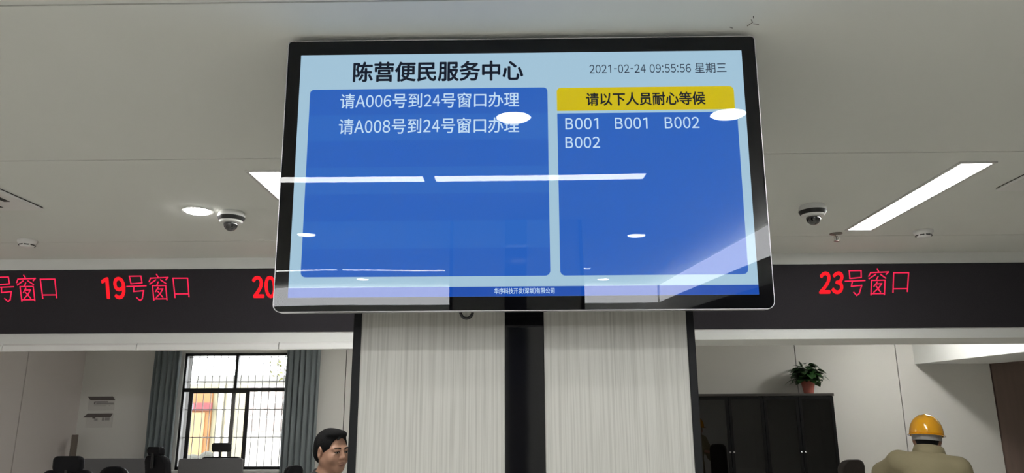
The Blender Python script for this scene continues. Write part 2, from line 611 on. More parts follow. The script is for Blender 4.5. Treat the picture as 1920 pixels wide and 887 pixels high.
def rot(yaw=0, pitch=0, roll=0):
    """head turn: yaw about z, nod about x, tilt about y (degrees)"""
    return np.array(Matrix.Rotation(radians(yaw), 3, 'Z') @ Matrix.Rotation(radians(pitch), 3, 'X') @ Matrix.Rotation(radians(roll), 3, 'Y'))

def head_prims(F, hc, R, k=1.0):
    """a head: face along local +y, ears on local x, crown up; eyes at local z = 0"""
    hc = np.array(hc, float)
    def T(p): return hc + R @ (np.array(p, float) * k)
    def E(c, r, kk=0.02, op='add'):
        F.put(ell(T(c), np.array(r) * k, R), kk, op)
    def C(a, b, ra, rb=None, kk=0.02):
        F.put(cap(T(a), T(b), ra * k, (ra if rb is None else rb) * k), kk)
    E((0, -0.018, 0.032), (0.076, 0.096, 0.084))
    E((0, 0.028, -0.03), (0.066, 0.060, 0.083), 0.03)
    E((0, 0.052, -0.092), (0.030, 0.026, 0.022), 0.03)
    for s in (-1, 1):
        C((s * 0.056, -0.005, -0.055), (s * 0.012, 0.055, -0.094), 0.021, 0.018, 0.03)
        E((s * 0.038, 0.058, -0.038), (0.028, 0.026, 0.028), 0.025)
        C((s * 0.012, 0.082, 0.017), (s * 0.046, 0.070, 0.016), 0.010, 0.009, 0.016)
        E((s * 0.032, 0.094, -0.001), (0.018, 0.011, 0.009), 0.012, 'sub')
        E((s * 0.032, 0.081, 0.0045), (0.016, 0.0085, 0.0075), 0.006)
        E((s * 0.031, 0.081, -0.0145), (0.016, 0.006, 0.005), 0.008)
    C((0, 0.086, 0.008), (0, 0.104, -0.030), 0.0085, 0.0115, 0.012)
    for s in (-1, 1):
        E((s * 0.0115, 0.096, -0.0345), (0.0085, 0.010, 0.0075), 0.006)
    E((0, 0.082, -0.055), (0.020, 0.012, 0.016), 0.012)
    E((0, 0.0895, -0.0615), (0.023, 0.0085, 0.0050), 0.004)
    E((0, 0.0885, -0.0725), (0.020, 0.0085, 0.0055), 0.004)
    for s in (-1, 1):
        tilt = R @ np.array(Matrix.Rotation(radians(-s * 18), 3, 'Z') @ Matrix.Rotation(radians(-8), 3, 'X'))
        F.put(ell(T((s * 0.079, -0.010, -0.008)), np.array((0.010, 0.0215, 0.037)) * k, tilt), 0.006)
        F.put(ell(T((s * 0.088, -0.006, -0.005)), np.array((0.006, 0.010, 0.018)) * k, tilt), 0.005, 'sub')
    return T

def hand_prims(F, wrist, fwd, out, up, s=1.0):
    """palm and five separate bent fingers; fwd along the hand, out towards the thumb, up away from the palm"""
    w = np.array(wrist, float); f = np.array(fwd, float); o = np.array(out, float); u = np.array(up, float)
    Rm = np.stack([o, f, u], 1)
    F.put(ell(w + f * 0.05, (0.040 * s, 0.052 * s, 0.016 * s), Rm), 0.02)
    for i, (off, ln) in enumerate(((0.030, 0.070), (0.010, 0.078), (-0.010, 0.072), (-0.029, 0.056))):
        a = w + f * 0.09 + o * off
        b = a + f * ln * 0.5 + u * 0.004
        c = b + f * ln * 0.38 - u * 0.016
        F.put(cap(a, b, 0.0088, 0.0082), 0.006)
        F.put(cap(b, c, 0.0082, 0.0072), 0.004)
    a = w + f * 0.03 + o * 0.034
    b = a + f * 0.034 + o * 0.026
    c = b + f * 0.030 + o * 0.004
    F.put(cap(a, b, 0.011, 0.0095), 0.010)
    F.put(cap(b, c, 0.0095, 0.0085), 0.004)

# ------------------------------------------------------------------ the room shell
XL, XR = -5.2, 7.0           # side walls
YB, YF = -5.5, 5.02          # back wall, front edge of the hall ceiling
YW = 8.9                     # back wall of the office behind the counters
G = 0.0035                   # half width of a shadow gap

def ceiling():
    b = MB()
    ys = [YB, -4.2, -2.7, -1.2, 0.3, 1.80, 3.03, 4.53, YF]
    for i in range(len(ys) - 1):
        y0, y1 = ys[i] + (G if i else 0), ys[i + 1] - (G if i < len(ys) - 2 else 0)
        cuts = [XL, 0.70, XR] if ys[i + 1] <= 1.81 else [XL, XR]
        for j in range(len(cuts) - 1):
            b.box(cuts[j] + (G if j else 0), cuts[j + 1] - (G if j < len(cuts) - 2 else 0), y0, y1, CEIL, CEIL + 0.012)
    c = struct(b.obj('ceiling', M['ceil']))
    # short dark scuffs in the paint by the display's upper right corner
    for pts in (((0.655, 1.955), (0.664, 1.935), (0.655, 1.918)), ((0.668, 1.942), (0.685, 1.946)), ((0.660, 1.912), (0.656, 1.900)),
                ((0.616, 1.966), (0.606, 1.960))):
        k = MB()
        k.tube([(x, y + 0.0, CEIL - 0.0002) for x, y in pts], 0.0011, 6)
        k.obj('crack', M['mark'], c)
    struct(MB().box(XL, XR, YF, YW + 0.02, 2.62, 2.64).obj('ceiling_office', M['ceil']))
    struct(MB().box(XL - 0.3, XR + 0.3, YB - 0.3, YW + 0.25, CEIL + 0.14, 2.95).obj('roof', M['slab']))
    struct(MB().box(XL, XR, YB, YF, CEIL + 0.03, CEIL + 0.05).obj('ceiling_backing', M['groove']))

def walls():
    struct(MB().box(XL - 0.3, XR + 0.3, YB - 0.3, YW + 0.25, -0.12, 0.0).obj('floor', M['tile']))
    b = MB()
    for y0, y1 in ((YB, -2.6), (-2.6 + 2 * G, 0.4), (0.4 + 2 * G, 3.6), (3.6 + 2 * G, 5.72), (5.72 + 2 * G, 7.856 - 0.008), (7.856 + 0.008, YW)):
        b.box(XL - 0.03, XL, y0, y1, 0, 2.66)
    b.box(XL - 0.2, XL - 0.031, YB - 0.2, YW + 0.2, 0, 2.66)
    struct(b.obj('wall_left', M['wallL']))
    struct(MB().box(XR, XR + 0.2, YB - 0.2, YW + 0.2, 0, 2.66).obj('wall_right', M['lobby']))
    struct(MB().box(XL, XR, YB - 0.2, YB, 0, 2.66).obj('wall_rear', M['lobby']))
    # far wall: boards with dark gaps, a window opening at the left
    WX0, WX1, WZ0, WZ1 = -4.015, -2.745, 0.885, 2.212
    b = MB()
    edges = [XL, -4.331, WX0]
    b.box(XL, -4.331 - 0.006, YW, YW + 0.02, 0, 2.66)
    b.box(-4.331 + 0.006, WX0, YW, YW + 0.02, 0, 2.66)
    b.box(WX0, WX1, YW, YW + 0.02, 0, WZ0)
    b.box(WX0, WX1, YW, YW + 0.02, WZ1, 2.66)
    for x0, x1 in ((WX1, -2.087), (-2.087, 0.4), (0.4, 3.200), (3.200, 4.376), (4.376, 5.448)):
        b.box(x0 + (0 if x0 == WX1 else 0.005), x1 - 0.005, YW, YW + 0.02, 0, 2.66)
    struct(b.obj('wall_back', M['wallB']))
    b = MB()
    for x0, x1, z0, z1 in ((XL, WX0, 0, 2.66), (WX1, XR, 0, 2.66), (WX0, WX1, 0, WZ0), (WX0, WX1, WZ1, 2.66)):
        b.box(x0, x1, YW + 0.021, YW + 0.24, z0, z1)
    struct(b.obj('wall_back_core', M['groove']))
    struct(MB().box(5.457, XR, YW - 0.01, YW + 0.02, 0, 2.66).obj('wall_panel', M['brown']))
    # block of rooms to the right behind the camera
    struct(MB().box(1.78, XR, YB, 0.9, 0, CEIL).obj('wall_right_block', M['lobby']))
    # white bulkheads and black boards round the rear of the hall (seen in the display)
    b = MB()
    b.box(XL, 1.73, YB, YB + 0.05, 2.08, 2.27)
    b.box(1.73, 1.78, YB, 0.9, 2.08, 2.27)
    struct(b.obj('trim_1', M['white']))
    b = MB()
    b.box(XL, 1.72, YB, YB + 0.06, 1.62, 2.08)
    b.box(1.72, 1.78, YB, 0.9, 1.62, 2.08)
    struct(b.obj('trim_2', M['black']))
    # the white bulkhead over the counters: upper face, lower face, soffit
    b = MB()
    b.prism([(YF, 2.62), (YF, 2.4435), (YF + 0.016, 2.4435), (5.200, 2.024), (5.187, 2.024), (5.187, 1.953), (5.634, 1.953), (5.634, 2.62)], XR - XL, 'x', XL)
    struct(b.obj('wall_bulkhead', M['white']))

    # window: frame, sashes, panes, bars outside
    w = struct(thing('window_1', None, None, (0.5 * (WX0 + WX1), YW + 0.06, WZ0)))
    y0, y1 = YW + 0.03, YW + 0.09
    b = MB()
    b.box(WX0, WX1, y0, y1, WZ1 - 0.030, WZ1)
    b.box(WX0, WX1, y0, y1, WZ0, WZ0 + 0.034)
    b.box(WX0, WX0 + 0.022, y0, y1, WZ0, WZ1)
    b.box(WX1 - 0.022, WX1, y0, y1, WZ0, WZ1)
    b.box(WX0, WX1, y0, y1, 1.762, 1.806)
    b.box(-3.412, -3.378, y0, y1, 1.80, WZ1)
    b.obj('frame', M['winframe'], w, world=True, bevel=0.003)
    b = MB()
    b.ring([(-3.925, WZ0 + 0.03), (-3.210, WZ0 + 0.03), (-3.210, 1.768), (-3.925, 1.768)],
           [(-3.880, WZ0 + 0.06), (-3.258, WZ0 + 0.06), (-3.258, 1.745), (-3.880, 1.745)], 0.022, 'y', y0 - 0.012)
    b.obj('sash', M['winframe'], w, world=True, bevel=0.003)
    b = MB().box(-3.43, -3.385, y0 + 0.012, y0 + 0.03, WZ0 + 0.03, 1.765)
    b.obj('sash_stile', M['grille'], w, world=True)
    MB().box(WX0 + 0.01, WX1 - 0.01, y0 + 0.036, y0 + 0.041, WZ0 + 0.02, WZ1 - 0.02).obj('pane', M['winglass'], w, world=True)
    b = MB()
    n = 15
    for i in range(n):
        x = WX0 + 0.03 + (WX1 - WX0 - 0.06) * i / (n - 1)
        b.tube([(x, YW + 0.16, WZ0 - 0.02), (x, YW + 0.16, WZ1 + 0.02)], 0.0050, 8)
    for z in (1.01 + 0.23, 1.01 + 0.55, 1.885, WZ1 - 0.035):
        b.box(WX0 - 0.02, WX1 + 0.02, YW + 0.155, YW + 0.165, z - 0.006, z + 0.006)
    b.obj('bar_grille', M['grille'], w, world=True)
    MB().box(WX0 - 0.03, WX1 + 0.03, YW - 0.10, YW + 0.06, WZ0 - 0.03, WZ0).obj('window_sill', M['sill'], w, world=True, bevel=0.004)

ceiling()
walls()

# dropped beam along the right of the office
b = MB()
b.prism([(4.579, YW), (5.447, YW), (6.40, 5.44), (5.10, 5.44)], 0.59, 'z', 2.033)
struct(b.obj('beam', M['white']))

# white rail in three lengths under the left bulkhead
b = MB()
for x0, x1 in ((XL, -3.62), (-3.614, -2.68), (-2.674, -1.69), (-1.684, -0.40)):
    b.prism([(5.172, 1.904), (5.24, 1.904), (5.24, 1.9525), (5.182, 1.9525), (5.172, 1.940)], x1 - x0, 'x', x0)
struct(b.obj('trim_3', M['rail'], bevel=0.002))

# pillar behind the display and its twin behind the camera
def pillar(name, y, xs, depth, s=1, zc=CEIL):
    """xs: trim | panel | dark strip | panel | trim edges; the face looks towards -y (s=1) or +y (s=-1)"""
    def bx(a, c, d0, d1, nm, m, bev=0.0):
        q = sorted((y + s * d0, y + s * d1))
        MB().box(a, c, q[0], q[1], 0, zc).obj(nm, M[m], p, world=True, bevel=bev)
    p = struct(thing(name, None, None, (0.5 * (xs[0] + xs[-1]), y, 0)))
    bx(xs[0] + 0.004, xs[-1] - 0.004, 0.02, depth, 'core', 'trimblack')
    for a, c in ((xs[1], xs[2]), (xs[3], xs[4])):
        bx(a, c, 0.0, 0.02, 'panel', 'stripe')
    bx(xs[2], xs[3], -0.006, 0.02, 'dark_strip', 'blackgloss', 0.002)
    for a, c in ((xs[0], xs[1]), (xs[4], xs[5])):
        bx(a, c, -0.008, depth, 'edge_trim', 'trimblack', 0.003)
    return p
k = 2.2 / 2.4
pillar('pillar', 2.2, [-0.543 * k, -0.518 * k, -0.057 * k, 0.0685 * k, 0.525 * k, 0.549 * k], 0.9)
pillar('pillar_rear', -0.95, [-0.485, -0.462, -0.109, 0.037, 0.388, 0.411], 0.9, -1)

# ------------------------------------------------------------------ the queue display
def display():
    tv = thing('queue_display', 'large wide queue display screen in a black and silver frame, in front of the pillar', 'screen', (0, 2.0, 2.107))
    tv.rotation_euler = (radians(2.2), 0, 0)
    X0, X1, Z0, Z1 = -0.680, 0.6825, -0.400, 0.397
    rad = (0.022, 0.022, 0.012, 0.012)
    def grow(d, r=None):
        return rrect(X0 - d, X1 + d, Z0 - d, Z1 + d, tuple(q + d for q in rad) if r is None else r)
    MB().prism(grow(-0.02), 0.065, 'y', 0.012).obj('back_casing', M['darkplastic'], tv, bevel=0.006)
    MB().ring(grow(0.0), grow(-0.0022), 0.032, 'y', -0.004).obj('silver_frame', M['silver'], tv, smooth=True, bevel=0.0006)
    MB().prism(grow(-0.002), 0.012, 'y', 0.0).obj('black_surround', M['surround'], tv)
    g = grow(-0.0021)
    MB().add([(x, -0.0035, z) for x, z in g], [tuple(range(len(g)))]).obj('glass', M['tvglass'], tv, smooth=False)
    def sheet(name, pts, m, y, par=tv, th=0.0004):
        return MB().prism(pts, th, 'y', y).obj(name, M[m], par)
    scr = sheet('screen', [(-0.6405, -0.3595), (0.6420, -0.3595), (0.6420, 0.3525), (-0.6405, 0.3525)], 's_light', -0.0008, th=0.0008)
    call = sheet('call_panel', rrect(-0.6085, 0.0775, -0.3035, 0.2448, (0.014, 0.014, 0.012, 0.012)), 's_blue', -0.0012, scr)
    for z1 in (0.2448 - 0.0783, 0.2448 - 3 * 0.0783, 0.2448 - 5 * 0.0783):
        sheet('row_band', [(-0.6085, z1 - 0.0783), (0.0775, z1 - 0.0783), (0.0775, z1), (-0.6085, z1)], 's_blue_row', -0.00135, scr, 0.0001)
    sheet('notice_banner', rrect(0.1042, 0.6118, 0.1725, 0.2428, (0.001, 0.001, 0.014, 0.012)), 's_yellow', -0.0012, scr)
    sheet('waiting_panel', rrect(0.1045, 0.6170, -0.3037, 0.1646, (0.014, 0.014, 0.001, 0.001)), 's_blue', -0.0012, scr)
    sheet('footer_strip', [(-0.6405, -0.3595), (0.6420, -0.3595), (0.6420, -0.3328), (-0.6405, -0.3328)], 's_foot', -0.0012, scr)
    yt = -0.0018
    def tx(body, x0, x1, z0, z1, m, bold=0.0):
        return lettering(body, x0, x1, z0, z1, yt, M[m], scr, bold)
    tx('\u9648\u8425\u4fbf\u6c11\u670d\u52a1\u4e2d\u5fc3', -0.4845, 0.0068, 0.2680, 0.3282, 's_ink', 0.026)
    tx('2021-02-24 09:55:56 \u661f\u671f\u4e09', 0.2003, 0.5945, 0.2835, 0.3150, 's_ink2', 0.004)
    tx('\u8bf7A006\u53f7\u523024\u53f7\u7a97\u53e3\u529e\u7406', -0.5195, -0.0048, 0.1858, 0.2310, 's_text', 0.008)
    tx('\u8bf7A008\u53f7\u523024\u53f7\u7a97\u53e3\u529e\u7406', -0.5205, -0.0052, 0.1085, 0.1545, 's_text', 0.008)
    tx('\u8bf7\u4ee5\u4e0b\u4eba\u5458\u8010\u5fc3\u7b49\u5019', 0.1885, 0.5281, 0.1872, 0.2262, 's_ink', 0.022)
    for s, x0, x1, z0, z1 in (('B001', 0.1274, 0.2203, 0.1163, 0.1500), ('B001', 0.2689, 0.3601, 0.1163, 0.1500),
                              ('B002', 0.4102, 0.5072, 0.1163, 0.1500), ('B002', 0.1265, 0.2235, 0.0605, 0.0938)):
        tx(s, x0, x1, z0, z1, 's_text', 0.010)
    tx('\u534e\u5e8f\u79d1\u6280\u5f00\u53d1(\u6df1\u5733)\u6709\u9650\u516c\u53f8', -0.0757, 0.0880, -0.3530, -0.3368, 's_text', 0.014)
    # bracket to the pillar and the loop of cable under the casing
    b = MB().box(-0.22, 0.22, 0.075, 0.16, -0.12, 0.16)
    b.box(-0.03, 0.03, 0.03, 0.16, 0.28, 0.40)
    b.obj('mount_bracket', M['darkplastic'], tv, bevel=0.004)
    MB().tube([(-0.155 + 0.017 * cos(a), 0.05, -0.395 - 0.019 * sin(a)) for a in [pi * i / 14 for i in range(15)]], 0.0042, 10).obj('cable', M['darkplastic'], tv, smooth=True)
    return tv
display()

# ------------------------------------------------------------------ the row of red LED window numbers
# thin-stroked LED characters, each stroke a polyline in tenths of a millimetre from the number's left edge and the board's top
STROKES = [
    [(1971, -449), (2772, -444), (2807, -920), (2040, -985)], [(1971, -449), (2040, -985)], [(1746, -1173), (3062, -1134)],
    [(2220, -1213), (2178, -1530), (2873, -1472), (2735, -2039), (2576, -2169), (2361, -1962)],
    [(3862, -333), (3956, -520)], [(3317, -831), (3427, -597), (4634, -551), (4483, -709)], [(3766, -723), (3351, -1006)], [(4115, -725), (4462, -977)],
    [(3938, -873), (3829, -1095)], [(3520, -1130), (3540, -2139)], [(3520, -1130), (4438, -1118), (4450, -2120)], [(3533, -2057), (4447, -2052)],
    [(3909, -1245), (3713, -1542)], [(3873, -1375), (4213, -1359), (4023, -1675), (3725, -1953)], [(3868, -1543), (4168, -1938)],
    [(4985, -613), (5025, -1963)], [(4985, -613), (5993, -617), (5998, -1914)], [(5020, -1727), (5987, -1727)]]

def fine_strokes(x0, t):
    b = MB()
    w = 0.0042
    for line in STROKES:
        pts = [(x0 + p[0] * 1e-4, p[1] * 1e-4) for p in line]
        for (ax, az), (cx, cz) in zip(pts, pts[1:]):
            L = math.hypot(cx - ax, cz - az)
            ux, uz = (cx - ax) / L * w, (cz - az) / L * w
            q = [(ax - ux - uz, az - uz + ux), (ax - ux + uz, az - uz - ux), (cx + ux + uz, cz + uz - ux), (cx + ux - uz, cz + uz + ux)]
            b.add([(x, -0.0125, z) for x, z in q], [(0, 1, 2, 3)])
    return b.obj('lettering', M['redthin'], t)

def led_board():
    # the board leans out at the top, turned down towards the hall
    t = thing('led_board', 'long black LED board with red window numbers over the service counters', 'sign', (0, YF, 2.443))
    t.rotation_euler = (radians(22), 0, 0)
    MB().box(XL + 0.002, XR - 0.002, -0.011, 0.0, -0.4475, -0.002).obj('board', M['black'], t)
    for num, x0 in (('18', -3.825), ('19', -2.903), ('20', -1.858), ('23', 2.030)):
        lettering(num, x0 + 0.004, x0 + 0.158, -0.2015, -0.054, -0.0125, M['red'], t, 0.036)
        fine_strokes(x0, t)
led_board()

# ------------------------------------------------------------------ lamps in the ceiling
def panel_light(label, x0, x1, y0, y1, z=CEIL, group=None, m='panel_lamp'):
    t = thing('panel_light', label, 'ceiling lamp', (0.5 * (x0 + x1), 0.5 * (y0 + y1), z), 0, group)
    f = 0.016
    MB().ring([(x0, y0), (x1, y0), (x1, y1), (x0, y1)], [(x0 + f, y0 + f), (x1 - f, y0 + f), (x1 - f, y1 - f), (x0 + f, y1 - f)], 0.007, 'z', z - 0.006).obj('frame', M['alu'], t, world=True, bevel=0.0015)
    MB().box(x0 + f, x1 - f, y0 + f, y1 - f, z - 0.003, z + 0.002).obj('diffuser', M[m], t, world=True)
    return t
panel_light('long white panel light in the ceiling right of the display, beside the dome camera', 1.938, 2.106, 3.155, 4.375, m='front_lamp')
panel_light('long white panel light in the ceiling, partly behind the left edge of the display', -1.246, -1.078, 3.180, 4.400, m='front_lamp')
def strip_x(x0, x1, yc, label):
    return panel_light(label, x0, x1, yc - 0.078, yc + 0.078)
strip_x(-0.465, 0.655, 0.255, 'light strip mirrored as the longer upper bar across the middle of the display')
strip_x(-1.602, -0.482 - 0.01, 0.255, 'light strip mirrored as the upper bar reaching the left edge of the display')
strip_x(-3.085, -1.950, -3.77, 'light strip mirrored as the lower bar at the left edge of the display')
strip_x(-1.925, -0.790, -3.77, 'light strip mirrored as the lower bar ending at the mirrored pillar')
strip_x(-0.395, 0.725, -3.77, 'light strip mirrored as a short stub right of the mirrored pillar')
panel_light('white panel light in the office ceiling, left of the dropped beam', 4.10, 4.26, 6.9, 8.1, 2.62, m='office_lamp')

panel_light('unseen panel light added in the office ceiling behind the pillar', -1.70, -1.54, 6.5, 7.7, 2.62, m='office_lamp')  # added lamp, hidden behind the pillar, only to brighten the office walls

def downlight(label, x, y, r=0.068, proto=[None]):
    if proto[0] is not None:
        return dup(proto[0], (x, y, CEIL), 0, label)
    t = thing('downlight', label, 'ceiling lamp', (x, y, CEIL), 0, 'round downlights')
    a = [(cos(2 * pi * i / 32), sin(2 * pi * i / 32)) for i in range(32)]
    MB().ring([(p[0] * (r + 0.012), p[1] * (r + 0.012)) for p in a], [(p[0] * r, p[1] * r) for p in a], 0.006, 'z', -0.005).obj('trim_ring', M['plastic'], t, smooth=True)
    MB().lathe([(r, 0.0), (r, -0.005), (r * 0.85, -0.011), (r * 0.5, -0.016), (0.002, -0.018)], n=32).obj('diffuser', M['down_lamp'], t)
    proto[0] = t
    return t
downlight('round downlight glowing in the ceiling beside the left dome camera', -1.736, 3.832)
downlight('round downlight mirrored on the end of the second call line of the display', -0.028, 1.222)
downlight('round downlight mirrored at the yellow banner\'s lower right corner', 0.804, 1.24)
downlight('round downlight mirrored at the left edge of the large blue panel', -1.632, -1.48)
downlight('round downlight mirrored in the middle of the waiting panel', 0.866, -1.557)
downlight('round downlight mirrored under the large blue panel, near its lower left corner', -1.888, -4.681)
downlight('round downlight mirrored under the waiting panel, by the mirrored pillar', 0.946, -4.82)

t = thing('light_band', 'frosted light band under the rear ceiling, mirrored along the display\'s bottom edge', 'lamp', (0, YB, 2.4), 0)
MB().box(XL, 1.72, YB + 0.002, YB + 0.04, 2.275, 2.505).obj('diffuser', M['band_lamp'], t, world=True)
MB().box(XL, 1.72, YB + 0.002, YB + 0.052, 2.262, 2.275).obj('lip', M['white'], t, world=True)
t = thing('light_band', 'frosted light band mirrored as the bright slant in the display\'s lower right corner', 'lamp', (1.75, -2.3, 2.4), 0)
MB().box(1.742, 1.778, YB + 0.06, 0.85, 2.275, 2.505).obj('diffuser', M['band_lamp'], t, world=True)
MB().box(1.728, 1.778, YB + 0.06, 0.85, 2.262, 2.275).obj('lip', M['white'], t, world=True)

# ------------------------------------------------------------------ fittings under the ceiling
def dome_camera(label, x, y):
    t = thing('dome_camera', label, 'security camera', (x, y, CEIL), 0, 'dome cameras')
    MB().lathe([(0.002, 0.0), (0.062, 0.0), (0.066, -0.006), (0.0715, -0.026), (0.0715, -0.030)], n=40).obj('base', M['plastic'], t, smooth=True)
    MB().lathe([(0.002, -0.030), (0.0712, -0.030), (0.0700, -0.036), (0.0625, -0.051), (0.002, -0.051)], n=40).obj('black_ring', M['darkplastic'], t, smooth=True)
    MB().lathe([(0.002, -0.051), (0.0615, -0.051), (0.0560, -0.060), (0.0430, -0.064), (0.002, -0.064)], n=40).obj('white_ring', M['plastic'], t, smooth=True)
    MB().ball((0, 0, -0.068), 0.0375, 32, 20).obj('dome', M['dome'], t, smooth='all')
    return t
dc = dome_camera('white dome camera with a smoked bubble beside the glowing downlight', -1.565, 3.865)
dup(dc, (1.545, 3.84, CEIL), 0, 'white dome camera with a smoked bubble beside the long panel light')

def smoke_detector(label, x, y, rz):
    t = thing('smoke_detector', label, 'smoke detector', (x, y, CEIL), rz, 'smoke detectors')
    MB().lathe([(0.002, 0), (0.055, 0), (0.056, -0.010), (0.050, -0.020), (0.036, -0.040), (0.030, -0.043), (0.002, -0.044)], n=36).obj('body', M['plastic'], t, smooth=True)
    for a in range(0, 360, 45):
        b = MB().box(-0.0125, 0.0125, -0.002, 0.002, -0.0035, 0.0035)
        b.move(Matrix.Rotation(radians(a), 4, 'Z') @ Matrix.Translation((0, -0.0435, -0.0310)) @ Matrix.Rotation(radians(-35), 4, 'X'))
        b.obj('slot', M['darkplastic'], t)
    return t
sd = smoke_detector('white smoke detector on the ceiling at the far left, above the LED board', -3.07, 4.47, 0.5)
dup(sd, (2.425, 4.41, CEIL), 0.1, 'white smoke detector on the ceiling right of the sprinkler')

t = thing('sprinkler', 'small metal fire sprinkler on the ceiling between right dome camera and smoke detector', 'sprinkler', (1.922, 4.46, CEIL))
MB().lathe([(0.002, 0), (0.038, 0), (0.036, -0.005), (0.016, -0.010), (0.002, -0.011)], n=28).obj('escutcheon', M['brass'], t, smooth=True)
MB().lathe([(0.002, -0.010), (0.010, -0.010), (0.010, -0.018), (0.002, -0.019)], n=18).obj('body', M['brass'], t, smooth=True)
b = MB()
for s in (-1, 1):
    b.tube([(s * 0.008, 0, -0.017), (s * 0.014, 0, -0.028), (s * 0.010, 0, -0.040), (0, 0, -0.046)], 0.0024, 8)
b.obj('yoke_arm', M['brass'], t, smooth=True)
MB().tube([(0, 0, -0.018), (0, 0, -0.044)], 0.0022, 8).obj('bulb', M['darkplastic'], t)
MB().lathe([(0.002, -0.045), (0.017, -0.046), (0.017, -0.049), (0.002, -0.049)], n=20).obj('deflector', M['brass'], t)

def cassette(label, x0, x1, y0, y1):
    t = thing('air_conditioner_cassette', label, 'air conditioner', (0.5 * (x0 + x1), 0.5 * (y0 + y1), CEIL), 0, 'ceiling cassettes')
    cx, cy = t.location.x, t.location.y
    MB().box(x0 + 0.004, x1 - 0.004, y0 + 0.004, y1 - 0.004, CEIL - 0.004, CEIL).obj('dark_gap', M['groove'], t, world=True)
    MB().box(x0, x1, y0, y1, CEIL - 0.016, CEIL - 0.004).obj('face_panel', M['plastic'], t, world=True, bevel=0.005)
    for a in range(4):
        b = MB().box(-0.14, 0.14, -0.245, -0.215, -0.0175, -0.0155)
        b.move(Matrix.Rotation(a * pi / 2, 4, 'Z'))
        b.obj('outlet_slot', M['groove'], t)
    return t
cassette('square white ceiling cassette at the far left, above the smoke detector', -3.135, -2.515, 3.13, 3.75)
cassette('square white ceiling cassette at the far right, beyond the long panel light', 2.335, 2.955, 2.935, 3.555)

# ------------------------------------------------------------------ office behind the counters
def curtain(label, x0, x1, folds, seed):
    t = thing('curtain', label, 'curtain', (0.5 * (x0 + x1), YW - 0.14, 2.5), 0, 'window curtains')
    rr = random.Random(seed)
    nx, nz = folds * 12, 14
    ph = [rr.uniform(-0.5, 0.5) for _ in range(folds + 1)]
    am = [rr.uniform(0.7, 1.2) for _ in range(folds + 1)]
    vs, fs = [], []
    for j in range(nz + 1):
        z = 2.5 - 2.46 * j / nz
        for i in range(nx + 1):
            u = i / nx
            q = u * folds
            a = am[int(min(q, folds - 1e-6))]
            x = x0 + (x1 - x0) * u + 0.008 * sin(2 * pi * q * 2 + ph[0])
            y = YW - 0.14 + 0.034 * a * sin(2 * pi * q + 0.35 * sin(3 * z + ph[int(min(q, folds))]))
            vs.append((x, y, z))
    for j in range(nz):
        for i in range(nx):
            p = j * (nx + 1) + i
            fs.append((p, p + 1, p + nx + 2, p + nx + 1))
    MB().add(vs, fs).obj('cloth', M['curtain'], t, smooth='all', world=True, solid=0.004)
    MB().box(x0 - 0.01, x1 + 0.01, YW - 0.16, YW - 0.12, 2.5, 2.53).obj('heading', M['curtain'], t, world=True)
    for x in (x0 + 0.03, x1 - 0.03):
        MB().box(x - 0.01, x + 0.01, YW - 0.16, YW, 2.515, 2.535).obj('bracket', M['alu'], t, world=True)
    return t
curtain('slate grey curtain hanging at the left of the window, above the office chair', -4.30, -3.985, 5, 1)
curtain('slate grey curtain hanging at the right of the window, behind the seated man', -2.755, -2.36, 6, 2)

def notice(label, z, skew, lines):
    x0 = -5.10
    t = thing('wall_notice', label, 'notice', (x0 + 0.16, YW, z), 0)
    MB().box(-0.155, 0.155, -0.006, 0, -0.075, 0.075).obj('sheet', M['paper'], t, bevel=0.002)
    MB().prism([(-0.15 + skew[0], 0.038), (0.15 + skew[1], 0.038), (0.15 + skew[2], 0.082), (-0.15 + skew[3], 0.082)], 0.004, 'y', -0.009).obj('header_band', M['noticeink'], t)
    for a, c, d, e, m in lines:
        MB().box(a, c, -0.0075, -0.005, d, e).obj('text_line', M[m], t)
    return t
notice('pale wall notice with dark header band, upper of two left of the window', 1.632, (0.022, 0.01, -0.022, -0.022),
       ((-0.085, 0.145, -0.010, -0.001, 'noticegrey'), (-0.085, -0.072, -0.010, 0.024, 'noticeink'), (-0.085, 0.075, 0.014, 0.024, 'noticeink'), (-0.06, 0.145, -0.004, 0.010, 'noticegrey'), (-0.085, 0.06, -0.030, -0.022, 'noticegrey'), (0.09, 0.11, -0.030, -0.022, 'noticegrey')))
notice('pale wall notice with slanted dark header band, lower of two left of the window', 1.438, (-0.045, -0.022, 0.0, 0.005),
       ((-0.06, -0.02, 0.000, 0.026, 'noticegrey'), (0.03, 0.055, 0.000, 0.034, 'noticegrey'), (0.065, 0.12, 0.002, 0.034, 'noticegrey'), (-0.085, -0.05, 0.026, 0.040, 'noticeink')))

t = thing('board', 'narrow brown board standing upright in the office corner behind the black chair', 'board', (-5.05, 8.62, 0))
MB().prism([(-0.052, 0.03), (0.0, -0.045), (0.05, -0.01), (0.0, 0.062)], 1.285, 'z', 0).move(Matrix.Translation((-5.045, 8.62, 0))).obj('plank', M['board'], t, world=True, bevel=0.003)

def partition(label, x0, x1, y, top):
    t = thing('desk_screen', label, 'partition', (0.5 * (x0 + x1), y, 0), 0, 'grey desk screens')
    MB().prism(rrect(x0, x1, 0.06, top, (0.004, 0.004, 0.022, 0.022)), 0.035, 'y', y).obj('panel', M['screenfab'], t, world=True, bevel=0.006)
    for x in (x0 + 0.06, x1 - 0.06):
        MB().box(x - 0.025, x + 0.025, y - 0.15, y + 0.19, 0, 0.06).obj('foot', M['alu'], t, world=True, bevel=0.004)
    return t
partition('grey fabric desk screen below the wall notices, left of the window', -4.653, -3.860, 8.1, 1.050)
partition('grey fabric desk screen in front of the window, hiding the mesh chair\'s back', -3.388, -2.756, 7.6, 1.069)

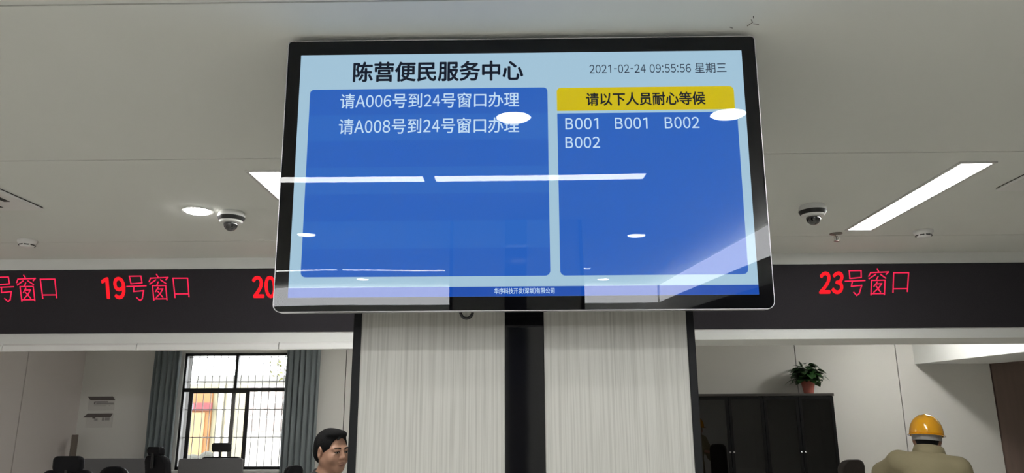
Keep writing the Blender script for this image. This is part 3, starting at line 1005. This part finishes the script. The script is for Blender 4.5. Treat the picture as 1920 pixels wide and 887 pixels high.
def office_chair(label, at, rz, back, head=None, m='chairblack', frame='darkplastic', back_r=0.06, group=None, recline=8):
    """back: (half width, bottom z, top z); head: (half width, bottom z, top z, lift)"""
    yb = -0.27 - ((back[2] if head is None else head[1]) - 0.5) * math.tan(radians(recline))
    loc = (at[0] + yb * sin(rz), at[1] - yb * cos(rz), 0)
    t = thing('office_chair', label, 'chair', loc, rz, group)
    for i in range(5):
        a = 2 * pi * i / 5 + 0.3
        l = MB().tube([(0.03 * cos(a), 0.03 * sin(a), 0.11), (0.29 * cos(a), 0.29 * sin(a), 0.075)], 0.022, 10, 0.014).obj('base_leg', M[frame], t, smooth=True)
        c = MB()
        for s in (-1, 1):
            d = Matrix.Translation((0.29 * cos(a), 0.29 * sin(a), 0.03)) @ Matrix.Rotation(a, 4, 'Z') @ Matrix.Translation((0, s * 0.014, 0)) @ Matrix.Rotation(pi / 2, 4, 'X')
            q = MB().lathe([(0.004, -0.009), (0.028, -0.009), (0.030, 0), (0.028, 0.009), (0.004, 0.009)], n=16).move(d)
            c.add(q.v, q.f)
        c.obj('caster', M['darkplastic'], l, smooth=True)
    MB().lathe([(0.032, 0.09), (0.032, 0.26), (0.02, 0.26), (0.02, 0.42)], n=18).obj('gas_column', M['chrome'], t, smooth=True)
    MB().prism(rrect(-0.25, 0.25, -0.24, 0.24, 0.07), 0.085, 'z', 0.42).obj('seat', M[m], t, smooth=True, bevel=0.025, seg=3)
    for s in (-1, 1):
        ar = MB().tube([(s * 0.25, 0.0, 0.44), (s * 0.30, 0.0, 0.47), (s * 0.30, -0.02, 0.63), (s * 0.29, 0.03, 0.66)], 0.014, 10).obj('armrest', M[frame], t, smooth=True)
        MB().prism(rrect(s * 0.29 - 0.04, s * 0.29 + 0.04, -0.12, 0.15, 0.03), 0.03, 'z', 0.655).obj('arm_pad', M['darkplastic'], ar, smooth=True, bevel=0.01)
    hw, z0, z1 = back
    n, mm = 14, 16
    def pad(name, hw, z0, z1, th, y, r, curve, par):
        pts = rrect(-hw, hw, z0, z1, r, 5)
        b = MB()
        for yy in (0,):
            b.prism(pts, th, 'y', 0)
        b.v = [(x, yy + y + curve * (x / hw) ** 2 - (z - 0.5) * math.tan(radians(recline)) * 1.0 * -1 * -1, z) for x, yy, z in b.v]
        return b.obj(name, M[m], par, smooth=True, bevel=min(0.02, th * 0.4), seg=3)
    bk = pad('backrest', hw, z0, z1, 0.06, -0.27, back_r, 0.03, t)
    ys = lambda z: -0.27 - (z - 0.5) * math.tan(radians(recline))
    MB().tube([(0, -0.05, 0.42), (0, -0.24, 0.43), (0, ys(z0 + 0.05), z0 + 0.08), (0, ys(z1 - 0.2), z1 - 0.2)], 0.022, 10).obj('back_post', M[frame], t, smooth=True)
    if head:
        h = pad('headrest', head[0], head[1], head[2], 0.05, -0.275, min(0.045, (head[2] - head[1]) * 0.32), 0.03, t)
        for s in ((-0.5, 0.5) if head[3] == 2 else (0,)):
            MB().tube([(s * head[0], ys(z1) + 0.015, z1 - 0.10), (s * head[0], ys(head[1]) + 0.015, head[1] + 0.02)], 0.013, 8).obj('headrest_post', M[frame], h, smooth=True)
    return t
# placed by where the top of the back stands; backs towards the hall
office_chair('black office chair with a wide rounded headrest at the left, by the brown board', (-3.52, 5.95), 0.12, (0.19, 0.52, 1.062), (0.113, 1.045, 1.168, 1))
office_chair('black office chair with a stepped headrest and back, under the left curtain', (-3.06, 6.35), -0.5, (0.140, 0.52, 1.150), (0.088, 1.152, 1.220, 1), back_r=0.06)
office_chair('black mesh office chair with a headrest on a post, silhouetted against the window', (-3.19, 8.1), -0.1, (0.23, 0.52, 1.062), (0.105, 1.110, 1.203, 1), m='chairmesh')
office_chair('low dark chair between the left desk screen and the stepped chair', (-3.74, 7.05), 0.2, (0.13, 0.5, 1.028), None, frame='chrome', back_r=0.10)
office_chair('dark chair behind the seated man, its rounded back top just showing', (-1.70, 5.8), 0.5, (0.07, 0.5, 1.100), None, frame='chrome', back_r=0.05)
office_chair('dark brown leather office chair back between the glass cabinet and the helmeted person', (2.67, 6.30), 0.2, (0.112, 0.5, 1.098), None, m='chairbrown', back_r=0.075)

# glass-doored cabinet with the plant on top
def cabinet():
    x0, x1, y1, y0, H = 1.105, 3.433, YW - 0.005, YW - 0.40, 1.665
    t = thing('display_cabinet', 'wide black cabinet with smoked glass doors against the office wall', 'cabinet', (0.5 * (x0 + x1), YW - 0.2, 0))
    b = MB().box(x0, x0 + 0.02, y0 + 0.02, y1, 0, H)
    b.box(x1 - 0.02, x1, y0 + 0.02, y1, 0, H)
    b.box(x0, x1, y1 - 0.012, y1, 0, H)
    b.box(x0, x1, y0 + 0.02, y1, 0, 0.08)
    b.obj('carcass', M['cabinet'], t, world=True, bevel=0.002)
    MB().box(x0 - 0.006, x1 + 0.006, y0 - 0.01, y1, H, H + 0.028).obj('top', M['cabtop'], t, world=True, bevel=0.003)
    for z in (0.46, 0.86, 1.27):
        MB().box(x0 + 0.02, x1 - 0.02, y0 + 0.04, y1 - 0.012, z, z + 0.02).obj('shelf', M['cabtop'], t, world=True)
    n = 6
    w = (x1 - x0) / n
    for i in range(1, n):
        if i % 2 == 0:
            MB().box(x0 + i * w - 0.012, x0 + i * w + 0.012, y0 + 0.03, y1 - 0.012, 0.08, H).obj('divider', M['cabinet'], t, world=True)
    for i in range(n):
        a, c = x0 + i * w + 0.003, x0 + (i + 1) * w - 0.003
        f = 0.032
        d = MB().ring([(a, 0.085), (c, 0.085), (c, H - 0.004), (a, H - 0.004)], [(a + f, 0.085 + f), (c - f, 0.085 + f), (c - f, H - 0.004 - f), (a + f, H - 0.004 - f)], 0.018, 'y', y0).obj('door', M['cabinet'], t, world=True, bevel=0.002)
        MB().box(a + f - 0.004, c - f + 0.004, y0 + 0.007, y0 + 0.011, 0.085 + f - 0.004, H - f).obj('door_glass', M['cabglass'], d, world=False).location = (-t.location.x, -t.location.y, 0)
        hx = (c - 0.018) if i % 2 == 0 else (a + 0.018)
        MB().lathe([(0.004, 0), (0.006, 0.012), (0.010, 0.018), (0.010, 0.024), (0.003, 0.026)], n=14).move(Matrix.Translation((hx, y0, 1.07)) @ Matrix.Rotation(pi / 2, 4, 'X')).obj('knob', M['chrome'], d).location = (-t.location.x, -t.location.y, 0)
    return t
cabinet()

def plant(label, loc):
    t = thing('potted_plant', label, 'plant', loc)
    MB().lathe([(0.002, 0), (0.052, 0), (0.074, 0.125), (0.080, 0.125), (0.080, 0.146), (0.070, 0.146), (0.066, 0.128), (0.002, 0.128)], n=32).obj('pot', M['pot'], t, smooth=True)
    MB().lathe([(0.002, 0.120), (0.066, 0.120), (0.060, 0.134), (0.002, 0.138)], n=20).obj('soil', M['soil'], t)
    rr = random.Random(11)
    lf, st = MB(), MB()
    def leaf(base, d, tip, size):
        d = d.normalized()
        n = Vector((rr.uniform(-.3, .3), rr.uniform(-.3, .3), 1)).normalized()
        if abs(d.dot(n)) > 0.9:
            n = Vector((1, 0, 0))
        s = d.cross(n).normalized()
        n = s.cross(d).normalized()
        prof = [(0, 0), (0.12, 0.30), (0.30, 0.46), (0.55, 0.40), (0.8, 0.20), (1.0, 0.0)]
        vs = []
        for u, w in prof:
            c = base + d * (u * size) - Vector((0, 0, 1)) * (0.28 * u * u * size)
            vs += [c - s * (w * size) + n * (0.14 * w * size), c, c + s * (w * size) + n * (0.14 * w * size)]
        fs = []
        for i in range(len(prof) - 1):
            a = i * 3
            fs += [(a, a + 1, a + 4, a + 3), (a + 1, a + 2, a + 5, a + 4)]
        lf.add(vs, fs)
    for i in range(170):
        a = rr.uniform(0, 2 * pi)
        el = rr.uniform(-0.35, 1.4)
        R = rr.uniform(0.05, 0.14)
        p = Vector((1.1 * R * cos(a) * cos(el), R * sin(a) * cos(el), 0.175 + R * sin(el) * 1.15))
        if a > 0.5 * pi and a < 1.5 * pi:
            p.x *= 1.1
        st.tube([(0.02 * cos(a), 0.02 * sin(a), 0.13), (p.x * 0.6, p.y * 0.6, p.z * 0.55 + 0.08), tuple(p)], 0.0022, 5)
        leaf(p, Vector((cos(a), sin(a), rr.uniform(-0.5, 0.5))), None, rr.uniform(0.065, 0.11))
    leaf(Vector((-0.07, -0.03, 0.30)), Vector((-0.3, -0.2, 0.9)), None, 0.10)
    leaf(Vector((0.09, -0.02, 0.27)), Vector((0.5, -0.1, 0.9)), None, 0.07)
    leaf(Vector((0.17, -0.05, 0.19)), Vector((0.9, -0.2, -0.6)), None, 0.07)
    leaf(Vector((-0.16, -0.05, 0.17)), Vector((-0.8, -0.2, -0.8)), None, 0.07)
    st.obj('stem', M['leaf'], t, smooth=True)
    lf.obj('foliage', M['leaf'], t, smooth='all')
    return t
plant('bushy green pothos in a red-brown pot on top of the glass cabinet', (3.228, 8.66, 1.693))

# ------------------------------------------------------------------ people
def arms(F, sh, el, wr, ra, rb, rc, k=0.03):
    F.put(cap(sh, el, ra, rb), k)
    F.put(cap(el, wr, rb, rc), k)

def person(name, label, loc, rz, hc, R, sh, el, wr, lean, h, kind):
    """seated figure; local +y is its front, z up from the floor. sh/el/wr: right and left joints"""
    t = thing(name, label, 'person', loc, rz)
    T = None
    # body: head, neck, torso, limbs in one surface
    F = Field((-0.46, -0.36, 0.0), (0.46, 0.72, hc[2] + 0.15), h)
    T = head_prims(F, hc, R, 0.97)
    hcv = np.array(hc)
    nk = np.array(lean['neck'])
    F.put(cap(T((0, -0.022, -0.06)), nk, 0.054, 0.060), 0.03)
    ch = np.array(lean['chest']); wa = np.array(lean['waist'])
    F.put(ell(ch, (0.155, 0.100, 0.19)), 0.05)
    F.put(ell(wa, (0.145, 0.105, 0.17)), 0.06)
    F.put(ell((0, 0, 0.56), (0.165, 0.125, 0.115)), 0.06)
    F.put(cap(sh[0], sh[1], 0.052), 0.05)
    F.put(cap(nk, ch, 0.06, 0.08), 0.05)
    hips = [(0.09, 0.03, 0.535), (-0.09, 0.03, 0.535)]
    kn = [(0.13, 0.44, 0.515), (-0.13, 0.44, 0.515)]
    an = [(0.13, 0.40, 0.085), (-0.13, 0.40, 0.085)]
    for i in (0, 1):
        arms(F, sh[i], el[i], wr[i], 0.047, 0.039, 0.027)
        F.put(cap(hips[i], kn[i], 0.078, 0.056), 0.04)
        F.put(cap(kn[i], an[i], 0.052, 0.038), 0.03)
        F.put(cap(an[i], (an[i][0], an[i][1] + 0.13, 0.04), 0.036, 0.03), 0.03)
        d = np.array(wr[i]) - np.array(el[i])
        d = d / np.linalg.norm(d)
        o = np.array((-1.0 if i == 0 else 1.0, 0, 0))
        o = o - d * (o @ d); o /= np.linalg.norm(o)
        u = np.cross(o, d) if i == 0 else np.cross(d, o)
        u = u if u[2] > 0 else -u
        hand_prims(F, np.array(wr[i]) + d * 0.005, d, o, u)
    body = F.mesh('body', M['skin'], t)
    # trousers and shoes
    F = Field((-0.30, -0.26, 0.05), (0.30, 0.62, 0.82), 0.011)
    F.put(ell((0, 0, 0.57), (0.183, 0.143, 0.13)), 0.06)
    F.put(ell(wa - np.array((0, 0, 0.03)), (0.155, 0.115, 0.12)), 0.06)
    for i in (0, 1):
        F.put(cap(hips[i], kn[i], 0.092, 0.071), 0.04)
        F.put(cap(kn[i], (an[i][0], an[i][1], 0.10), 0.069, 0.058), 0.03)
    F.mesh('trousers', M['trousers'], t)
    for i in (0, 1):
        F = Field((an[i][0] - 0.08, 0.30, 0.0), (an[i][0] + 0.08, 0.64, 0.13), 0.007)
        F.put(cap((an[i][0], 0.39, 0.05), (an[i][0], 0.54, 0.045), 0.05, 0.046), 0.02)
        F.put(cap((an[i][0], 0.40, 0.09), (an[i][0], 0.40, 0.05), 0.047, 0.05), 0.02)
        F.cut(lambda X, Y, Z: 0.004 - Z + 0 * X + 0 * Y)
        F.mesh('shoe', M['shoe'], t)
    return t, T, body, nk, ch, wa

def coat(t, m, nk, ch, wa, sh, el, wr, puff, h, collar, collar_r, wrinkle=0.0, extra=()):
    F = Field((-0.48, -0.36, 0.50), (0.48, 0.55, nk[2] + 0.12), h)
    F.put(ell(ch, np.array((0.160, 0.108, 0.195)) + puff), 0.05)
    F.put(ell(wa, np.array((0.155, 0.115, 0.185)) + puff), 0.06)
    F.put(ell((0, 0, 0.62), np.array((0.160, 0.120, 0.11)) + puff), 0.06)
    F.put(cap(sh[0], sh[1], 0.054 + puff), 0.05)
    F.put(cap(nk - np.array((0, 0, 0.015)), ch, 0.062 + puff, 0.09), 0.04)
    for i in (0, 1):
        e = np.array(el[i]); w = np.array(wr[i])
        w = e + (w - e) * 0.95
        F.put(cap(sh[i], e, 0.054 + puff, 0.050 + puff), 0.035)
        F.put(cap(e, w, 0.050 + puff, 0.036 + puff), 0.03)
    for p, kk in extra:
        F.put(p, kk)
    # open neck: hollow out round the neck so that skin shows inside the collar
    o = F.mesh('jacket', m, t)
    # standing collar, a ring round the neck
    c, Rm, r, z0, z1 = collar
    b = MB()
    n = 40
    vs, fs = [], []
    for j, (rad, z) in enumerate(((r[0] + 0.010, z0), (r[0] + 0.014, 0.5 * (z0 + z1)), (r[0] + 0.004, z1), (r[0] - 0.005, z1 - 0.002), (r[0] - 0.002, z0))):
        for k in range(n):
            a = 2 * pi * k / n
            dip = -0.018 * max(0, sin(a)) ** 3 * (z - z0) / max(1e-6, z1 - z0)
            p = Vector((rad * cos(a), (rad + r[1]) * sin(a), z + dip))
            vs.append(tuple(Vector(c) + Vector(Rm @ np.array(p))))
    for j in range(4):
        for k in range(n):
            fs.append((j * n + k, j * n + (k + 1) % n, (j + 1) * n + (k + 1) % n, (j + 1) * n + k))
    b.add(vs, fs).obj('collar', m, t, smooth='all', bevel=0)
    return o

def face(t, T, R, k=0.97, blink=0.0):
    """eyes, brows and lips as small pieces set into the head"""
    def put(b, name, m):
        b.v = [tuple(T(p)) for p in b.v]
        return b.obj(name, m, t, smooth='all')
    for s in (-1, 1):
        e = put(MB().ball((s * 0.032, 0.0835, -0.0045), (0.0130, 0.0075, 0.0048), 20, 12), 'eye', M['eyewhite'])
        q = MB().ball((s * 0.032 + 0.001, 0.0885, -0.005), (0.0056, 0.0032, 0.0044), 14, 10)
        q.v = [tuple(T(p)) for p in q.v]
        q.obj('iris', M['eye'], e, smooth='all')
        put(MB().tube([(s * 0.0165, 0.0905, -0.0035), (s * 0.025, 0.0938, 0.0005), (s * 0.034, 0.0930, 0.0010), (s * 0.043, 0.0870, -0.0012), (s * 0.0475, 0.0815, -0.0035)], 0.0016, 6), 'eyelash', M['hair'])
        b = MB().tube([(s * 0.014, 0.0930, 0.0165), (s * 0.024, 0.0945, 0.0205), (s * 0.036, 0.0900, 0.0215), (s * 0.048, 0.0800, 0.0180)], 0.0038, 8, 0.0022)
        put(b, 'eyebrow', M['hair'])
    put(MB().ball((0, 0.0895, -0.0612), (0.0205, 0.0088, 0.0038), 18, 10), 'upper_lip', M['lip'])
    put(MB().ball((0, 0.0890, -0.0715), (0.0180, 0.0088, 0.0048), 18, 10), 'lower_lip', M['lip'])

# seated man by the pillar, looking to the right
hc = (0.0, 0.045, 1.262)
R = rot(-6, -3, 2)
sh = [(0.185, 0.0, 1.035), (-0.185, 0.0, 1.035)]
el = [(0.245, 0.06, 0.775), (-0.245, 0.06, 0.775)]
wr = [(0.15, 0.30, 0.655), (-0.15, 0.30, 0.655)]
ln = {'neck': (0, 0.012, 1.095), 'chest': (0, -0.005, 0.945), 'waist': (0, 0.0, 0.73)}
MAN = (-1.100, 4.32, 0)
man, T, body, nk, ch, wa = person('person', 'seated man with short black hair and black jacket, looking right, beside the pillar', MAN, radians(-122), hc, R, sh, el, wr, ln, 0.0042, 'man')
coat(man, M['jacket'], nk, ch, wa, sh, el, wr, 0.016, 0.009, ((0, 0.006, 1.095), rot(0, -14, 0), (0.070, 0.006), 0.0, 0.052), None)
face(man, T, R)
F = Field((-0.13, -0.12, 1.12), (0.13, 0.22, 1.43), 0.0036)
F.put(ell(T((0, -0.020, 0.033)), np.array((0.082, 0.102, 0.088)), R), 0.02)
F.put(ell(T((0, -0.068, -0.020)), np.array((0.066, 0.048, 0.060)), R), 0.03)
F.put(ell(T((0, 0.036, 0.092)), np.array((0.060, 0.044, 0.024)), R), 0.02)
F.put(ell(T((0.0, 0.120, 0.012)), np.array((0.080, 0.090, 0.072)), R), 0.006, 'sub')
F.put(ell(T((0.0, 0.085, -0.050)), np.array((0.120, 0.078, 0.075)), R), 0.006, 'sub')
for s in (-1, 1):
    F.put(ell(T((s * 0.083, -0.008, -0.022)), np.array((0.020, 0.026, 0.036)), R), 0.004, 'sub')
F.put(cap(T((-0.025, 0.072, 0.090)), T((0.034, 0.084, 0.066)), 0.007, 0.004), 0.008)
F.cut(lambda X, Y, Z: (hc[2] - 0.068) - Z + 0 * X + 0 * Y)
F.mesh('hair', M['hair'], man)

# person in the yellow helmet, seen from behind
hc2 = (0.008, 0.130, 1.294)
R2 = rot(-2, -6, 3)
sh2 = [(0.158, 0.045, 1.105), (-0.172, 0.045, 1.140)]
el2 = [(0.235, 0.15, 0.880), (-0.275, 0.19, 1.060)]
wr2 = [(0.12, 0.42, 0.80), (-0.14, 0.43, 0.98)]
ln2 = {'neck': (0.004, 0.085, 1.175), 'chest': (0, 0.035, 1.005), 'waist': (0, 0.01, 0.76)}
HEL = (2.60, 5.03, 0)
hp, T2, body2, nk2, ch2, wa2 = person('person', 'person in khaki work jacket and yellow helmet, seen from behind at the counter', HEL, radians(-25), hc2, R2, sh2, el2, wr2, ln2, 0.007, 'helmet')
coat(hp, M['khaki'], nk2, ch2, wa2, sh2, el2, wr2, 0.016, 0.008, ((0.006, 0.085, 1.185), rot(-4, -16, 4), (0.083, 0.006), -0.016, 0.050), None)
F = Field((-0.14, 0.0, 1.12), (0.15, 0.32, 1.45), 0.005)
F.put(ell(T2((0, -0.020, 0.030)), np.array((0.083, 0.103, 0.088)), R2), 0.02)
F.put(ell(T2((0, -0.062, -0.034)), np.array((0.060, 0.046, 0.060)), R2), 0.03)
F.put(ell(T2((0.0, 0.100, -0.020)), np.array((0.085, 0.085, 0.100)), R2), 0.006, 'sub')
F.mesh('hair', M['hair'], hp)
def helmet(par, T):
    n, m = 48, 14
    vs, fs = [], []
    def P(a, p, off=0.0):
        """dome point: a round the rim (front at +y), p up from the rim"""
        rx, ry, rz = 0.104 + off, 0.130 + off, 0.134 + off
        cp = cos(p) ** 0.78
        x, y, z = rx * cp * cos(a), ry * cp * sin(a), rz * sin(p)
        r = 0.0
        for c, w, hgt in ((0.0, 0.014, 0.006), (0.038, 0.008, 0.0035), (-0.038, 0.008, 0.0035)):
            r += hgt * math.exp(-((x - c) / w) ** 2) * min(1, max(0, (z - 0.065) / 0.04))
        return (x, y - 0.010, z + 0.016 + r)
    for i in range(m + 1):
        p = 0.5 * pi * i / m * 0.995
        for k in range(n):
            vs.append(P(2 * pi * k / n, p))
    for i in range(m):
        for k in range(n):
            fs.append((i * n + k, i * n + (k + 1) % n, (i + 1) * n + (k + 1) % n, (i + 1) * n + k))
    fs.append(tuple(m * n + k for k in range(n)))
    b = MB().add(vs, fs)
    b.v = [tuple(T(p)) for p in b.v]
    sh_ = b.obj('safety_helmet', M['helmet'], par, smooth='all', solid=0.003)
    b = MB()
    out, inn = [], []
    for k in range(n):
        a = 2 * pi * k / n
        w = 0.010 + 0.034 * max(0, sin(a)) ** 2
        out.append((0.106 * cos(a) + w * cos(a), 0.130 * sin(a) + w * sin(a) - 0.010))
        inn.append((0.102 * cos(a), 0.126 * sin(a) - 0.010))
    b.ring(out, inn, 0.005, 'z', 0.011)
    b.v = [tuple(T(p)) for p in b.v]
    b.obj('brim', M['helmet'], sh_, smooth=True, bevel=0.0015)
    b = MB()
    o = [(0.091 * cos(2 * pi * k / n), 0.113 * sin(2 * pi * k / n) - 0.016) for k in range(n)]
    i_ = [(0.0875 * cos(2 * pi * k / n), 0.1095 * sin(2 * pi * k / n) - 0.016) for k in range(n)]
    b.ring(o, i_, 0.036, 'z', -0.023)
    b.v = [tuple(T(p)) for p in b.v]
    b.obj('headband', M['band'], sh_, smooth=True)
    for s in (-1, 1):
        b = MB().tube([(s * 0.086, 0.0, 0.03), (s * 0.084, 0.01, -0.03), (s * 0.06, 0.03, -0.09), (0.0, 0.055, -0.122)], 0.0045, 6)
        b.v = [tuple(T(p)) for p in b.v]
        b.obj('chin_strap', M['darkplastic'], sh_, smooth=True)
helmet(hp, T2)

stool_l = ('black stool under the seated man by the pillar', 'dark stool under the person in the yellow helmet')
for lab, (x, y, z), rz in ((stool_l[0], MAN, radians(-122)), (stool_l[1], HEL, 0.0)):
    t = thing('stool', lab, 'stool', (x, y, 0), rz, 'visitor stools')
    MB().lathe([(0.01, 0.39), (0.17, 0.39), (0.18, 0.41), (0.17, 0.424), (0.01, 0.426)], n=32).obj('seat', M['chairblack'], t, smooth=True)
    MB().lathe([(0.03, 0.02), (0.03, 0.39)], n=16).obj('column', M['chrome'], t, smooth=True)
    MB().lathe([(0.01, 0.0), (0.21, 0.0), (0.21, 0.012), (0.05, 0.03), (0.01, 0.03)], n=32).obj('base', M['chrome'], t, smooth=True)

# ------------------------------------------------------------------ outdoors, seen through the window
tag(MB().box(-40, 30, YW + 0.3, 70, -0.2, -0.05).obj('ground_outside', M['e_ground']), kind='structure')
def shop():
    t = thing('shop_building', 'cream building with an orange front and a red banner outside the window', 'building', (-7.2, 17, 0))
    MB().box(-9.5, -6.40, 17.0, 17.7, -0.1, 2.25).obj('wall', M['e_cream'], t, world=True)
    MB().box(-7.50, -6.93, 16.93, 17.0, -0.1, 2.12).obj('orange_front', M['e_orange'], t, world=True)
    s = MB().box(-7.50, -6.90, 16.86, 16.92, 1.66, 1.83).obj('banner', M['e_banner'], t, world=True)
    MB().box(-0.28, -0.10, -0.145, -0.138, 1.68, 1.81).obj('banner_patch', M['e_bannerw'], s)
    MB().box(-7.42, -7.05, 16.90, 16.94, -0.05, 1.62).obj('door', M['e_door'], t, world=True)
    for x in (-6.78, -6.60):
        MB().box(x, x + 0.09, 16.93, 17.0, -0.1, 2.25).obj('pilaster', M['e_white'], t, world=True)
shop()
def block():
    t = thing('white_building', 'bright white building with rows of pale windows outside, right of the cream building', 'building', (-6.3, 21.6, 0))
    MB().box(-9.2, -3.0, 21.6, 26.0, -0.1, 2.50).obj('wall', M['e_white'], t, world=True)
    MB().box(-9.3, -2.9, 21.5, 26.1, 2.50, 2.70).obj('parapet', M['e_grey'], t, world=True)
    for r in range(3):
        for c in range(9):
            x = -8.2 + c * 0.38
            z = 1.16 + r * 0.44
            MB().box(x, x + 0.26, 21.57, 21.6, z, z + 0.32).obj('window', M['e_pink'], t, world=True)
block()
t = thing('hedge', 'low grey-green hedge outside, low in the left of the window', 'hedge', (-7.3, 15.6, 0))
F = Field((-7.6, 15.1, -0.1), (-6.05, 16.1, 1.15), 0.04)
rr = random.Random(3)
for i in range(46):
    F.put(ell((rr.uniform(-7.35, -6.32), rr.uniform(15.4, 15.8), rr.uniform(0.1, 0.76)), (rr.uniform(.11, .17),) * 3), 0.06)
o = F.mesh('foliage', M['e_hedge'], t)
o.location = (-t.location.x, -t.location.y, 0)
def tree():
    base = Vector((-2.6, 12.2, -0.05))
    t = thing('tree', 'tree with sparse yellow-green leaves outside, at the window\'s upper right', 'tree', base)
    rr = random.Random(21)
    tr = MB().tube([(0, 0, 0), (0.05, 0, 1.2), (-0.02, 0.05, 2.2), (0.05, 0, 3.6)], 0.09, 10, 0.05)
    tr.obj('trunk', M['e_bark'], t, smooth=True)
    br, lf = MB(), MB()
    for i in range(26):
        z = rr.uniform(1.9, 3.6)
        a = pi + rr.uniform(-0.75, 0.75) if i < 17 else rr.uniform(0, 2 * pi)
        L = rr.uniform(0.9, 1.75)
        p0 = Vector((0, 0, z))
        p1 = Vector((cos(a) * L * 0.55, sin(a) * L * 0.45, z + 0.30))
        p2 = Vector((cos(a) * L, sin(a) * L * 0.8, z + rr.uniform(0.0, 0.45)))
        br.tube([p0, p1, p2], 0.016, 6, 0.005)
        for j in range(34):
            u = rr.uniform(0.35, 1.05)
            c = (p0.lerp(p1, u * 2) if u < 0.5 else p1.lerp(p2, u * 2 - 1)) + Vector([rr.gauss(0, 0.09) for _ in range(3)])
            d = Vector([rr.gauss(0, 1) for _ in range(3)]).normalized()
            s = d.cross(Vector((rr.gauss(0, 1), rr.gauss(0, 1), 1))).normalized()
            q = rr.uniform(0.03, 0.055)
            lf.add([c - d * q, c + s * q * 0.5, c + d * q, c - s * q * 0.5], [(0, 1, 2, 3)])
    br.obj('branch', M['e_bark'], t, smooth=True)
    lf.obj('foliage', M['e_leaf'], t)
tree()
